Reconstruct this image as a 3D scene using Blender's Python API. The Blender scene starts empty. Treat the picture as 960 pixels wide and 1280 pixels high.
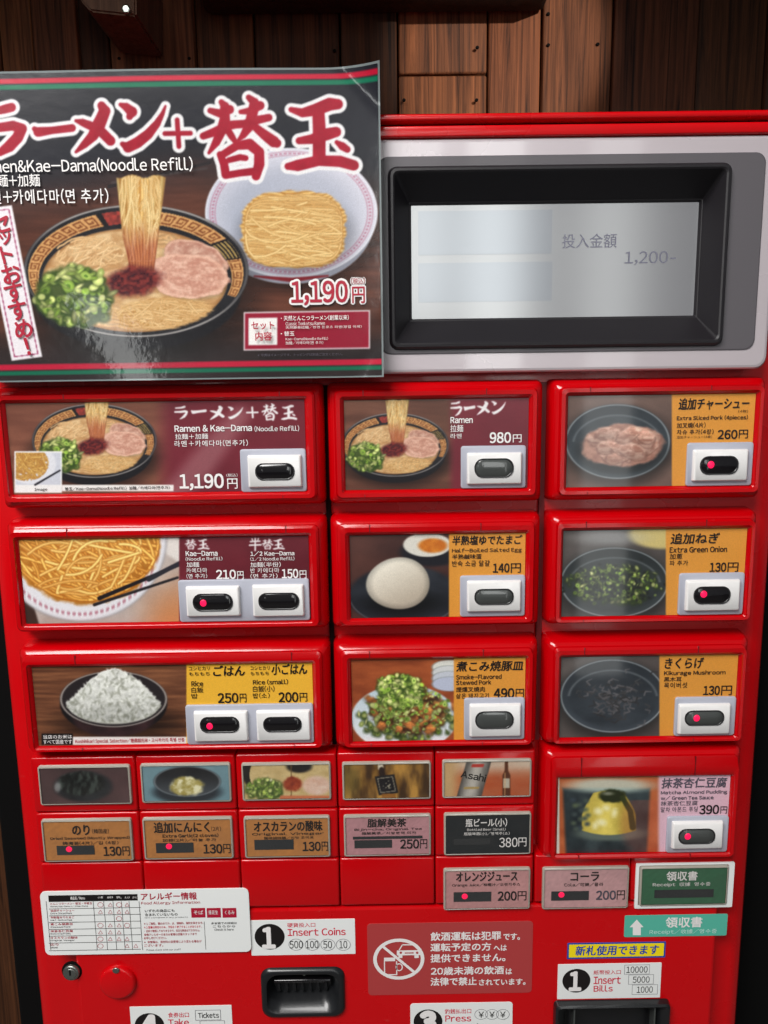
import bpy, bmesh, math
import numpy as np
from mathutils import Vector, Matrix

# ------------------------------------------------------------------ camera, world, lights, exposure
S = bpy.context.scene
C = S.collection
PITCH, ROLL, YAW, F = math.radians(9.15), math.radians(0.79), math.radians(-0.279), 924.0
CAM = np.array([0.0, -0.616, 1.45])

def rot():
    cy, sy = math.cos(YAW), math.sin(YAW)
    Rz = np.array([[cy, -sy, 0], [sy, cy, 0], [0, 0, 1]])
    c, s = math.cos(-PITCH), math.sin(-PITCH)
    Rx = np.array([[1, 0, 0], [0, c, -s], [0, s, c]])
    c, s = math.cos(ROLL), math.sin(ROLL)
    Ry = np.array([[c, 0, s], [0, 1, 0], [-s, 0, c]])
    return Rz @ Rx @ Ry
RM = rot()
def P(px, py, y=0.0):
    """where the sight line through a photo pixel meets the upright plane at depth y -> (x, z)"""
    d = RM @ np.array([(px - 480) / F, 1, -(py - 640) / F])
    t = (y - CAM[1]) / d[1]
    return float(CAM[0] + t * d[0]), float(CAM[2] + t * d[2])
def UV(X, Z, y):
    """photo pixels of points on an upright plane (used to trace the printed pictures)"""
    d = np.stack([X - CAM[0], np.full_like(X, y - CAM[1]) if np.isscalar(y) else y - CAM[1], Z - CAM[2]], -1) @ RM
    return 480 + F * d[..., 0] / d[..., 1], 640 - F * d[..., 2] / d[..., 1]

cam = bpy.data.cameras.new('camera')
cam.sensor_fit = 'VERTICAL'; cam.sensor_height = 36.0; cam.lens = F / 1280 * 36.0
cam.clip_start = 0.02; cam.clip_end = 200
co = bpy.data.objects.new('camera', cam); C.objects.link(co)
M4 = Matrix.Identity(4)
for i in range(3):
    M4[i][0] = RM[i][0]; M4[i][1] = RM[i][2]; M4[i][2] = -RM[i][1]; M4[i][3] = CAM[i]
co.matrix_world = M4
S.camera = co

W = bpy.data.worlds.new('World'); S.world = W; W.use_nodes = True
bg = W.node_tree.nodes['Background']
bg.inputs[0].default_value = (0.9, 0.95, 1.0, 1); bg.inputs[1].default_value = 0.13

def area(name, loc, target, sx, sy, radiance, col=(1, 1, 1)):
    l = bpy.data.lights.new(name, 'AREA'); l.shape = 'RECTANGLE'; l.size = sx; l.size_y = sy
    l.energy = radiance * math.pi * sx * sy; l.color = col
    o = bpy.data.objects.new(name, l); C.objects.link(o); o.location = loc
    o.rotation_euler = (Vector(target) - Vector(loc)).to_track_quat('-Z', 'Y').to_euler()
    return o
# daylight from the open front of the porch, above and behind the photographer
area('porch_daylight', (-1.0, -1.5, 3.0), (0, 0, 1.3), 1.5, 0.9, 18.5, (1.0, 0.98, 0.96))
# the bright door openings across the passage
def opening(name, sx0, sx1, sz0, sz1, rad, T=3.0):
    K = T - CAM[1]; x0, x1, z0, z1 = sx0 * K, sx1 * K, CAM[2] + sz0 * K, CAM[2] + sz1 * K
    area(name, ((x0 + x1) / 2, -T + 0.0, (z0 + z1) / 2), ((x0 + x1) / 2, 0, (z0 + z1) / 2), x1 - x0, z1 - z0, rad, (0.98, 1.0, 0.98))
opening('door_opening', 0.275, 0.34, -0.48, 0.36, 2.4)
opening('window_opening', 0.118, 0.19, 0.015, 0.37, 4.6)
opening('window_opening', 0.018, 0.085, 0.07, 0.37, 4.6)
opening('window_opening', -0.34, -0.295, 0.015, 0.125, 5.0)
# added warm spot with no fitting behind it, for the bright patch on the boards
sp = bpy.data.lights.new('board_patch_spot', 'SPOT'); sp.energy = 80; sp.spot_size = math.radians(40); sp.spot_blend = 0.6
sp.color = (1.0, 0.94, 0.86); sp.shadow_soft_size = 0.01
so = bpy.data.objects.new('board_patch_spot', sp); C.objects.link(so)

S.view_settings.view_transform = 'Standard'; S.view_settings.look = 'None'
S.view_settings.exposure = 0.0; S.view_settings.gamma = 1.0

# ------------------------------------------------------------------ helpers
def lin(r, g, b):
    f = lambda c: (c / 255 / 12.92) if c / 255 <= 0.04045 else ((c / 255 + 0.055) / 1.055) ** 2.4
    return (f(r), f(g), f(b))
def mat(name, col, rough=0.4, metal=0.0, coat=0.0, bump=0.0, bscale=300, var=0.0, vscale=8, spec=0.5, emit=None, estr=0):
    m = bpy.data.materials.new(name); m.use_nodes = True
    nt = m.node_tree; b = nt.nodes['Principled BSDF']
    b.inputs['Base Color'].default_value = (*col, 1); b.inputs['Roughness'].default_value = rough
    b.inputs['Metallic'].default_value = metal; b.inputs['Coat Weight'].default_value = coat
    b.inputs['Coat Roughness'].default_value = 0.06
    b.inputs['Specular IOR Level'].default_value = spec
    if emit:
        b.inputs['Emission Color'].default_value = (*emit, 1); b.inputs['Emission Strength'].default_value = estr
    if bump or var:
        tc = nt.nodes.new('ShaderNodeTexCoord')
    if bump:
        n = nt.nodes.new('ShaderNodeTexNoise'); n.inputs['Scale'].default_value = bscale; n.inputs['Detail'].default_value = 2
        nt.links.new(tc.outputs['Object'], n.inputs['Vector'])
        bp = nt.nodes.new('ShaderNodeBump'); bp.inputs['Strength'].default_value = bump; bp.inputs['Distance'].default_value = 0.001
        nt.links.new(n.outputs['Fac'], bp.inputs['Height']); nt.links.new(bp.outputs['Normal'], b.inputs['Normal'])
    if var:
        n2 = nt.nodes.new('ShaderNodeTexNoise'); n2.inputs['Scale'].default_value = vscale; n2.inputs['Detail'].default_value = 6
        nt.links.new(tc.outputs['Object'], n2.inputs['Vector'])
        mr = nt.nodes.new('ShaderNodeMapRange'); mr.inputs[1].default_value = 0.3; mr.inputs[2].default_value = 0.7
        mr.inputs[3].default_value = max(0.02, rough - var); mr.inputs[4].default_value = rough + var
        nt.links.new(n2.outputs['Fac'], mr.inputs[0]); nt.links.new(mr.outputs[0], b.inputs['Roughness'])
    return m
def scuff(m, col, k, scale=55, lo=.66, hi=.74):
    """faint rubbed specks and streaks of dust in the paint itself"""
    nt = m.node_tree; b = nt.nodes['Principled BSDF']; base = b.inputs['Base Color'].default_value[:]
    tc = nt.nodes.new('ShaderNodeTexCoord'); mp = nt.nodes.new('ShaderNodeMapping'); mp.inputs['Scale'].default_value = (1, 1, 2.6)
    n = nt.nodes.new('ShaderNodeTexNoise'); n.inputs['Scale'].default_value = scale; n.inputs['Detail'].default_value = 9; n.inputs['Roughness'].default_value = .75
    mr = nt.nodes.new('ShaderNodeMapRange'); mr.inputs[1].default_value = lo; mr.inputs[2].default_value = hi; mr.inputs[4].default_value = k
    mx = nt.nodes.new('ShaderNodeMix'); mx.data_type = 'RGBA'; mx.inputs[6].default_value = base; mx.inputs[7].default_value = (*col, 1)
    nt.links.new(tc.outputs['Object'], mp.inputs['Vector']); nt.links.new(mp.outputs[0], n.inputs['Vector']); nt.links.new(n.outputs['Fac'], mr.inputs[0])
    nt.links.new(mr.outputs[0], mx.inputs[0]); nt.links.new(mx.outputs[2], b.inputs['Base Color'])
def pane_mat(name, tint, gloss):
    m = bpy.data.materials.new(name); m.use_nodes = True; nt = m.node_tree; b = nt.nodes['Principled BSDF']
    b.inputs['Base Color'].default_value = (.16, .15, .14, 1); b.inputs['Roughness'].default_value = .12
    tr = nt.nodes.new('ShaderNodeBsdfTransparent'); tr.inputs[0].default_value = (*tint, 1); mx = nt.nodes.new('ShaderNodeMixShader')
    tc = nt.nodes.new('ShaderNodeTexCoord'); n = nt.nodes.new('ShaderNodeTexNoise'); n.inputs['Scale'].default_value = 34; n.inputs['Detail'].default_value = 5
    mr = nt.nodes.new('ShaderNodeMapRange'); mr.inputs[1].default_value = .3; mr.inputs[2].default_value = .75; mr.inputs[3].default_value = gloss * .5; mr.inputs[4].default_value = gloss * 1.5
    nt.links.new(tc.outputs['Object'], n.inputs['Vector']); nt.links.new(n.outputs['Fac'], mr.inputs[0]); nt.links.new(mr.outputs[0], mx.inputs[0])
    nt.links.new(tr.outputs[0], mx.inputs[1]); nt.links.new(b.outputs[0], mx.inputs[2]); nt.links.new(mx.outputs[0], nt.nodes['Material Output'].inputs['Surface'])
    return m
def print_mat(name, rough, coat, bump=0.0, bscale=60, dist=0.001):
    m = mat(name, (1, 1, 1), rough, coat=coat)
    nt = m.node_tree; b = nt.nodes['Principled BSDF']
    a = nt.nodes.new('ShaderNodeAttribute'); a.attribute_name = 'ink'
    nt.links.new(a.outputs['Color'], b.inputs['Base Color'])
    if bump:
        tc = nt.nodes.new('ShaderNodeTexCoord'); n = nt.nodes.new('ShaderNodeTexNoise')
        n.inputs['Scale'].default_value = bscale; n.inputs['Detail'].default_value = 3
        nt.links.new(tc.outputs['Object'], n.inputs['Vector'])
        bp = nt.nodes.new('ShaderNodeBump'); bp.inputs['Strength'].default_value = bump; bp.inputs['Distance'].default_value = dist
        nt.links.new(n.outputs['Fac'], bp.inputs['Height'])
        nt.links.new(bp.outputs['Normal'], b.inputs['Normal']); nt.links.new(bp.outputs['Normal'], b.inputs['Coat Normal'])
    return m

RED = mat('red_paint', lin(203, 0, 9), 0.3, coat=0.2, bump=0.03, bscale=220, var=0.09, vscale=14, spec=.4)
REDP = mat('red_plastic', lin(190, 0, 8), 0.2, coat=0.3, bump=0.03, bscale=160, var=0.07, vscale=20, spec=.4)
scuff(RED, (.62, .30, .28), .35); scuff(REDP, (.55, .2, .18), .3, 80)
PANE = pane_mat('smoky_cap', (.96, .96, .95), .10)
SEAM = mat('seam_red', lin(110, 0, 6), 0.5)
SILVER = mat('silver_paint', lin(196, 186, 190), 0.3, metal=0.15, coat=0.9, bump=0.012, bscale=900, var=0.05)
GREYPL = mat('dark_grey_plate', lin(92, 88, 92), 0.4, coat=0.1, bump=0.02, bscale=900)
BLACKPL = mat('black_plastic', lin(26, 23, 27), 0.45, bump=0.08, bscale=1500, var=0.06)
BODY = mat('black_body', (0.003, 0.003, 0.003), 0.9, spec=.1)
SLOTB = mat('slot_plastic', lin(26, 27, 29), 0.3, coat=.2, bump=.05, bscale=900)
DARK = mat('dark_gap', (0.006, 0.001, 0.001), 0.9, spec=.1)
LCD = mat('lcd_glass', lin(126, 127, 127), 0.17, metal=0.9, coat=0.15, emit=(.29, .285, .30), estr=0.5)
LCD.node_tree.nodes['Principled BSDF'].inputs['Coat Roughness'].default_value = 0.22
LCDB = mat('lcd_block', lin(120, 123, 126), 0.17, metal=0.9, coat=0.15, emit=(.27, .275, .30), estr=0.46)
LCDB.node_tree.nodes['Principled BSDF'].inputs['Coat Roughness'].default_value = 0.16
LCDT = mat('lcd_text', lin(112, 112, 128), 0.3)
PLATE = mat('button_plate_grey', lin(176, 178, 190), 0.42, bump=0.02)
WHITEB = mat('white_button_plastic', lin(236, 234, 232), 0.3, coat=0.2, var=0.05, vscale=60)
LENS = mat('smoked_lens', (0.006, 0.005, 0.006), 0.16, coat=0.6)
LENSG = mat('grey_smoked_lens', (0.06, 0.065, 0.062), 0.22, coat=0.6)
LENSB = mat('lens_ring', (0.018, 0.017, 0.018), 0.3, coat=0.3)
LED = mat('red_led', (0.6, 0.0, 0.05), 0.4, emit=(1.0, 0.012, 0.09), estr=.85)
CLEAR = mat('clear_cap_edge', lin(168, 162, 150), 0.18, coat=0.6)
CHROME = mat('worn_steel', lin(150, 156, 150), 0.3, metal=0.9, var=0.1, vscale=300)
PAPER = mat('white_sticker', lin(240, 242, 240), 0.36, coat=0.1, bump=0.03, bscale=40)
T_BLK = mat('black_ink', lin(24, 20, 20), 0.4)
T_WHT = mat('white_ink', lin(240, 236, 234), 0.4)
T_RED = mat('crimson_ink', lin(176, 22, 52), 0.4)
T_BRED = mat('bright_red_ink', lin(214, 24, 62), 0.4)
T_BLU = mat('blue_ink', lin(34, 74, 168), 0.4)
T_GRY = mat('grey_ink', lin(84, 80, 92), 0.4)
T_LTG = mat('pale_green_ink', lin(196, 232, 222), 0.4)
DUSTY = mat('dusty_red_film', lin(176, 62, 62), 0.4, coat=0.1, bump=0.03, bscale=40)
YELL = mat('yellow_film', lin(250, 226, 20), 0.4)
TEAL = mat('teal_film', lin(88, 184, 162), 0.36, coat=0.1)
SENS = mat('smoked_sensor_window', (0.03, 0.033, 0.036), 0.25, coat=0.4)
GLOSSPRINT = print_mat('backlit_style_print', 0.32, 0.8, bump=0.012, bscale=26)
CELLPRINT = print_mat('small_window_print', 0.3, 0.5)
POSTERPRINT = print_mat('laminated_print', 0.22, 0.8, bump=0.09, bscale=120, dist=0.0011)

def obj(name, me, mats, parent=None, smooth=None, label=None):
    if isinstance(me, bmesh.types.BMesh):
        bm = me; me = bpy.data.meshes.new(name); bm.to_mesh(me); bm.free()
    o = bpy.data.objects.new(name, me); C.objects.link(o)
    for m in (mats if isinstance(mats, (list, tuple)) else [mats]): me.materials.append(m)
    if smooth is not None:
        for p in me.polygons: p.use_smooth = True
        me.set_sharp_from_angle(angle=math.radians(smooth))
    if parent:
        o.parent = parent; o.matrix_parent_inverse = parent.matrix_world.inverted() if parent.type == 'MESH' else Matrix.Translation(-parent.location)
    if label: o['label'] = label
    return o
def thing(name, loc, label, cat, group=None):
    o = bpy.data.objects.new(name, None); C.objects.link(o); o.location = loc; o.empty_display_size = 0.05
    o['label'] = label; o['category'] = cat
    if group: o['group'] = group
    return o
def ring(x0, x1, z0, z1, r, y, k=5):
    r = max(1e-5, min(r, (x1 - x0) / 2 - 1e-6, (z1 - z0) / 2 - 1e-6)); pts = []
    for cx, cz, a0 in ((x1 - r, z1 - r, 0), (x0 + r, z1 - r, 90), (x0 + r, z0 + r, 180), (x1 - r, z0 + r, 270)):
        for i in range(k):
            a = math.radians(a0 + 90 * i / (k - 1)); pts.append((cx + r * math.cos(a), y, cz + r * math.sin(a)))
    return pts
def loft(bm, rings, cap0=False, cap1=True, mi=0, mis=None):
    vs = [[bm.verts.new(p) for p in r] for r in rings]; n = len(vs[0])
    for j in range(len(vs) - 1):
        for i in range(n):
            f = bm.faces.new((vs[j][i], vs[j][(i + 1) % n], vs[j + 1][(i + 1) % n], vs[j + 1][i]))
            f.material_index = mis[j] if mis else mi
    if cap0: bm.faces.new(vs[0][::-1]).material_index = mi
    if cap1: bm.faces.new(vs[-1]).material_index = mis[-1] if mis else mi
def off(R, d): return (R[0] - d, R[1] + d, R[2] - d, R[3] + d)
def prof(bm, R, pr, cap1=True, cap0=False, mi=0, k=5, mis=None):
    """rounded rectangle R grown by each offset: pr = [(offset, radius, y)]"""
    loft(bm, [ring(*off(R, o), r, y, k) for o, r, y in pr], cap0, cap1, mi, mis)
def slab(bm, R, yb, yf, r=0.001, bev=0.0006, mi=0, k=4):
    prof(bm, R, [(0, r, yb), (0, r, yf + bev), (-bev * 0.35, r, yf + bev * 0.35), (-bev, max(r - bev, 1e-4), yf)], True, True, mi, k)
def disc(bm, cx, cz, rx, rz, yb, yf, mi=0, n=28, bev=0.0):
    rr = [(1, yb), (1, yf)] if not bev else [(1, yb), (1, yf + bev), (1 - 0.5 * bev / rx, yf + bev * .3), (1 - 1.4 * bev / rx, yf)]
    loft(bm, [[(cx + rx * s * math.cos(2 * math.pi * i / n), y, cz + rz * s * math.sin(2 * math.pi * i / n)) for i in range(n)] for s, y in rr], True, True, mi)
def annulus(bm, cx, cz, rx, rz, w, y, mi=0, n=28):
    o = [bm.verts.new((cx + rx * math.cos(2 * math.pi * i / n), y, cz + rz * math.sin(2 * math.pi * i / n))) for i in range(n)]
    q = [bm.verts.new((cx + (rx - w) * math.cos(2 * math.pi * i / n), y, cz + (rz - w) * math.sin(2 * math.pi * i / n))) for i in range(n)]
    for i in range(n):
        bm.faces.new((o[i], o[(i + 1) % n], q[(i + 1) % n], q[i])).material_index = mi
def quad(bm, R, y, mi=0):
    bm.faces.new([bm.verts.new(p) for p in ((R[0], y, R[2]), (R[1], y, R[2]), (R[1], y, R[3]), (R[0], y, R[3]))]).material_index = mi
def frame(bm, R, w, y, mi=0):
    x0, x1, z0, z1 = R
    quad(bm, (x0, x1, z1 - w, z1), y, mi); quad(bm, (x0, x1, z0, z0 + w), y, mi)
    quad(bm, (x0, x0 + w, z0 + w, z1 - w), y, mi); quad(bm, (x1 - w, x1, z0 + w, z1 - w), y, mi)
def poly(bm, pts, y, mi=0):
    bm.faces.new([bm.verts.new((x, y, z)) for x, z in pts]).material_index = mi
def RP(x0, y0, x1, y1, y=0.0):
    """photo pixel box -> (x0, x1, z0, z1) on the upright plane at depth y"""
    xm, ym = (x0 + x1) / 2, (y0 + y1) / 2
    return (P(x0, ym, y)[0], P(x1, ym, y)[0], P(xm, y1, y)[1], P(xm, y0, y)[1])

def cut(o, R, r, y0=-.02, y1=.03):
    """cut a rounded opening through a plate"""
    bm = bmesh.new(); loft(bm, [ring(*R, r, y1, 8), ring(*R, r, y0, 8)], True, True); bmesh.ops.recalc_face_normals(bm, faces=bm.faces)
    me = bpy.data.meshes.new('cutter'); bm.to_mesh(me); bm.free(); k = bpy.data.objects.new('cutter', me); C.objects.link(k)
    bm = bmesh.new(); bm.from_mesh(o.data); bmesh.ops.recalc_face_normals(bm, faces=bm.faces); bm.to_mesh(o.data); bm.free()
    md = o.modifiers.new('cut', 'BOOLEAN'); md.operation = 'DIFFERENCE'; md.object = k; md.solver = 'EXACT'
    me2 = bpy.data.meshes.new_from_object(o.evaluated_get(bpy.context.evaluated_depsgraph_get()))
    o.modifiers.clear(); o.data = me2; bpy.data.objects.remove(k)
    for p in me2.polygons: p.use_smooth = True
    me2.set_sharp_from_angle(angle=math.radians(9))

# lettering ---------------------------------------------------------------
_tc = {}
def glyphs(s, bold):
    key = (s, bold)
    if key not in _tc:
        cu = bpy.data.curves.new('t', 'FONT'); cu.body = s; cu.size = 1.0; cu.offset = bold; cu.resolution_u = 3
        cu.fill_mode = 'FRONT'
        o = bpy.data.objects.new('t', cu); C.objects.link(o)
        dg = bpy.context.evaluated_depsgraph_get(); me = o.evaluated_get(dg).to_mesh()
        n = len(me.vertices); v = np.zeros(n * 3, np.float32); me.vertices.foreach_get('co', v); v = v.reshape(-1, 3)[:, :2].copy()
        fs = [tuple(p.vertices) for p in me.polygons]
        o.evaluated_get(dg).to_mesh_clear(); bpy.data.objects.remove(o); bpy.data.curves.remove(cu)
        _tc[key] = (v, fs)
    return _tc[key]
EM = [None]
def layout(s):
    """set a line glyph by glyph: Latin and figures from the wide sans face packed by their ink, kana and kanji on their square"""
    if EM[0] is None: EM[0] = float(np.ptp(glyphs('国国', 0.0)[0][:, 0]) - np.ptp(glyphs('国', 0.0)[0][:, 0]))
    key = ('L', s)
    if key in _tc: return _tc[key]
    em = EM[0]; x = 0.0; V = []; Fs = []; n = 0; last = None
    for c in s:
        if c in ' \u3000': x += (.30 if c == ' ' else .6) * em; last = None; continue
        asc = 33 <= ord(c) < 127 or c == '¥'
        g = chr(ord(c) + 0xFEE0) if 33 <= ord(c) < 127 else '￥' if c == '¥' else c
        v, fs = glyphs(g, 0.0)
        if len(v) == 0: x += .5 * em; continue
        v = v.copy()
        if asc: v[:, 0] += x - v[:, 0].min() + .045 * em; x = float(v[:, 0].max()) + .045 * em
        else: v[:, 0] += x; x += em
        V.append(v); Fs += [tuple(i + n for i in f) for f in fs]; n += len(v)
    _tc[key] = (np.concatenate(V) if V else np.zeros((0, 2), np.float32), Fs)
    return _tc[key]
class Text:
    def __init__(self): self.v = []; self.f = []; self.m = []; self.n = 0
    def add(self, v, y, fs, mi):
        a = np.zeros((len(v), 3), np.float32); a[:, 0] = v[:, 0]; a[:, 2] = v[:, 1]; a[:, 1] = y
        self.v.append(a); self.f += [tuple(i + self.n for i in f) for f in fs]; self.m += [mi] * len(fs); self.n += len(v)
    def stack(self, v, y, fs, mi, d):
        """heavier lettering: copies shifted by d, each a hair in front of the last"""
        if d <= 0: self.add(v, y, fs, mi); return
        n = 4 if d < .0006 else 8 if d < .0016 else 14
        self.add(v, y, fs, mi)
        for i in range(n):
            a = 2 * math.pi * (i + .5) / n
            self.add(v + d * np.array([math.cos(a), math.sin(a)]), y - .000012 * (i + 1), fs, mi)
    def put(self, s, box, y, mi=0, bold=0.02, shear=0.0, grow=0.0):
        """fit the ink of s into a photo pixel box on plane y"""
        v, fs = layout(s)
        if len(v) == 0: return
        v = v.copy(); v[:, 0] += shear * v[:, 1]
        R = RP(*box, y); mn, mx = v.min(0), v.max(0)
        hgt = (R[3] - R[2]) / max(mx[1] - mn[1], .3); d = max(0.0, bold) * hgt * 0.8
        q = off(R, -min(d, .25 * (R[3] - R[2])))
        v = (v - mn) / np.maximum(mx - mn, 1e-6) * np.array([q[1] - q[0], q[3] - q[2]]) + np.array([q[0], q[2]])
        self.stack(v, y, fs, mi, d + grow)
    def at(self, s, px, py, h, ang, y, mi=0, bold=0.02):
        v, fs = layout(s); v = v.copy(); mn, mx = v.min(0), v.max(0)
        v = (v - (mn + mx) / 2) * h
        c, sn = math.cos(ang), math.sin(ang); v = v @ np.array([[c, sn], [-sn, c]]); X, Z = P(px, py, y)
        self.stack(v + np.array([X, Z]), y, fs, mi, bold * h * .8)
    def box(self, bx, y, mi=0):
        R = RP(*bx, y); self.add(np.array([[R[0], R[2]], [R[1], R[2]], [R[1], R[3]], [R[0], R[3]]]), y, [(0, 1, 2, 3)], mi)
    def build(self, name, mats, parent, bend=None):
        me = bpy.data.meshes.new(name); v = np.concatenate(self.v)
        me.from_pydata(v.tolist(), [], self.f); me.polygons.foreach_set('material_index', self.m); me.update()
        # faces toward the viewer
        return obj(name, me, mats, parent)

# picture prints ------------------------------------------------------------
def hash2(i, j, seed):
    h = (i * 374761393 + j * 668265263 + seed * 974634777) & 0xFFFFFFFF
    h = ((h ^ (h >> 13)) * 1274126177) & 0xFFFFFFFF
    return ((h ^ (h >> 16)) & 0xFFFF) / 65535.0
def noise(u, v, seed=0):
    iu, iv = np.floor(u).astype(np.int64), np.floor(v).astype(np.int64); fu, fv = u - iu, v - iv
    fu = fu * fu * (3 - 2 * fu); fv = fv * fv * (3 - 2 * fv)
    a, b, c, d = hash2(iu, iv, seed), hash2(iu + 1, iv, seed), hash2(iu, iv + 1, seed), hash2(iu + 1, iv + 1, seed)
    return (a * (1 - fu) + b * fu) * (1 - fv) + (c * (1 - fu) + d * fu) * fv
def fbm(u, v, seed=0, o=4):
    t = 0; a = 0.5; n = 0
    for k in range(o):
        t = t + a * noise(u * 2 ** k, v * 2 ** k, seed + 17 * k); n += a; a *= 0.5
    return t / n
def ss(a, b, x): t = np.clip((x - a) / (b - a), 0, 1); return t * t * (3 - 2 * t)
def srgb(c):
    c = np.clip(np.asarray(c, float) / 255, 0, 1); return np.where(c <= 0.04045, c / 12.92, ((c + 0.055) / 1.055) ** 2.4)
class Pic:
    """colours in 0..255 print values"""
    def __init__(self, u, v): self.u = u; self.v = v; self.c = np.zeros(u.shape + (3,))
    def over(self, mask, col):
        col = np.asarray(col, float)
        if col.ndim == 1: col = col[None, :]
        self.c = self.c * (1 - mask[..., None]) + col * mask[..., None]
    def mul(self, mask, k): self.c = self.c * (1 - mask * (1 - k))[..., None]
    def box(self, x0, y0, x1, y1, col, s=0.6):
        m = ss(x0 - s, x0 + s, self.u) * (1 - ss(x1 - s, x1 + s, self.u)) * ss(y0 - s, y0 + s, self.v) * (1 - ss(y1 - s, y1 + s, self.v))
        self.over(m, col); return m
def ell(u, v, cx, cy, a, b, rot=0.0):
    c, s = math.cos(rot), math.sin(rot); x, y = u - cx, v - cy
    return np.sqrt(((x * c + y * s) / a) ** 2 + ((-x * s + y * c) / b) ** 2)
def em(r, size, soft=1.0): return 1 - ss(1 - soft / size, 1 + soft / size, r)
def tint(n, lo, hi): return np.asarray(lo, float) + (np.asarray(hi, float) - np.asarray(lo, float)) * n[..., None]
def seg(u, v, pts):
    d = np.full(u.shape, 1e9)
    for (x0, y0, r0), (x1, y1, r1) in zip(pts[:-1], pts[1:]):
        L = (x1 - x0) ** 2 + (y1 - y0) ** 2 + 1e-9
        t = np.clip(((u - x0) * (x1 - x0) + (v - y0) * (y1 - y0)) / L, 0, 1)
        d = np.minimum(d, np.hypot(u - x0 - t * (x1 - x0), v - y0 - t * (y1 - y0)) - (r0 + (r1 - r0) * t))
    return d
BRUSH = {
 'ラ': [[(-38, 141, 3), (-5, 139, 4), (6, 136, 5), (14, 134, 5)], [(-42, 161, 3.5), (-5, 160, 5), (16, 157, 5.5), (27, 161, 6)], [(27, 161, 6), (22, 172, 6.5), (12, 183, 6.5), (0, 191, 4), (-14, 197, 1)]],
 'ー': [[(43, 161, 2.5), (48, 165, 5.5), (65, 163, 4), (90, 160, 4.2)]],
 'メ': [[(127, 132, 4.5), (131, 139, 6.5), (124, 155, 7.5), (116, 170, 6), (105, 181, 4), (95, 190, 1.2)], [(95, 151, 1.5), (103, 153, 4), (115, 158, 5), (126, 164, 5.5), (138, 176, 5.5)]],
 'ン': [[(151, 131, 2), (158, 134, 4.5), (165, 140, 6), (162, 146, 3.5)], [(153, 180, 2.5), (160, 184, 6), (172, 178, 6.2), (185, 168, 5.5), (196, 155, 4), (203, 143, 2.2), (207, 133, 0.8)]],
 '+': [[(206, 167, 2.4), (238, 166.5, 2.4)], [(221.5, 150, 2.4), (223.5, 183, 2.4)]],
 '替': [[(263, 138.5, 3), (275, 142, 4.5), (287, 137, 5)], [(277, 128, 3), (281, 133, 5), (281, 150, 6), (276, 165, 5.5), (270, 178, 4.5), (261, 191, 1.3)], [(254, 170, 3.8), (268, 165, 4.8), (285, 157, 5), (300, 155, 4)], [(283, 160, 4), (290, 171, 3.6), (294, 177, 2.5)],
        [(301, 140, 2.3), (312, 139, 4), (325, 132, 5)], [(311, 122, 3), (318, 128, 5), (316, 140, 6), (312, 157, 6), (304, 169, 3.6), (298, 175, 1.3)], [(288, 156, 4.5), (305, 155, 4.5), (322, 150, 4.6), (336, 147, 4)], [(318, 158, 4), (330, 168, 5.5), (342, 177, 6.5), (346, 179, 5)],
        [(275, 193, 3.6), (280, 205, 4.6), (282, 218, 4.8)], [(280, 192, 4), (296, 182, 4.6), (312, 180, 6), (324, 190, 5.6)], [(324, 190, 5.6), (324, 205, 6), (320, 220, 4.8)], [(286, 200, 3), (300, 196.5, 3.4), (307, 197.5, 3)], [(282, 219, 3.8), (300, 216, 3.8), (318, 214, 4.2)]],
 '玉': [[(364, 137, 2.8), (378, 141, 5), (395, 137, 7), (412, 130, 7.5), (422, 130, 6)], [(398, 140, 7), (399, 160, 7.4), (399, 197, 7.4)], [(374, 176, 3.8), (390, 174, 5.5), (408, 168, 7), (420, 165, 5.8)], [(360, 208, 3.8), (372, 207, 6.5), (398, 201, 6), (425, 202, 6.5), (442, 207, 6)], [(421, 178, 2.2), (428, 183, 4.5), (434, 187, 3.6)]],
}
BR_BOX = {'ラ': (-45, 128, 34, 198), 'ー': (40, 156, 95, 170), 'メ': (93, 127, 145, 192), 'ン': (149, 128, 208, 190), '+': (203, 147, 241, 186), '替': (250, 119, 353, 225), '玉': (356, 122, 449, 214)}
def brush(u, v, ch): return np.minimum.reduce([seg(u, v, s) for s in BRUSH[ch]])
def brush_at(pic, ch, box, col, fat=0.0, s=0.5):
    """a brush-lettered character fitted to a photo pixel box"""
    b = BR_BOX[ch]; kx = (box[2] - box[0]) / (b[2] - b[0]); ky = (box[3] - box[1]) / (b[3] - b[1])
    sel = (pic.u > box[0] - 3) & (pic.u < box[2] + 3) & (pic.v > box[1] - 3) & (pic.v < box[3] + 3)
    d = brush((pic.u[sel] - box[0]) / kx + b[0], (pic.v[sel] - box[1]) / ky + b[1], ch) * (kx + ky) / 2
    m = np.zeros(pic.u.shape); m[sel] = 1 - ss(-s, s, d - fat)
    pic.over(m, col)
def local(pic, x0, y0, x1, y1):
    return (pic.u > x0) & (pic.u < x1) & (pic.v > y0) & (pic.v < y1)
def spot(pic, cx, cy, a, b, rot, col, soft=0.8, fn=None):
    r0 = max(a, b) + 2; sel = local(pic, cx - r0, cy - r0, cx + r0, cy + r0)
    if not sel.any(): return
    r = ell(pic.u[sel], pic.v[sel], cx, cy, a, b, rot); m = em(r, min(a, b), soft)
    c = np.asarray(col, float)[None, :] if fn is None else fn(r)
    pic.c[sel] = pic.c[sel] * (1 - m[:, None]) + c * m[:, None]
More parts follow.
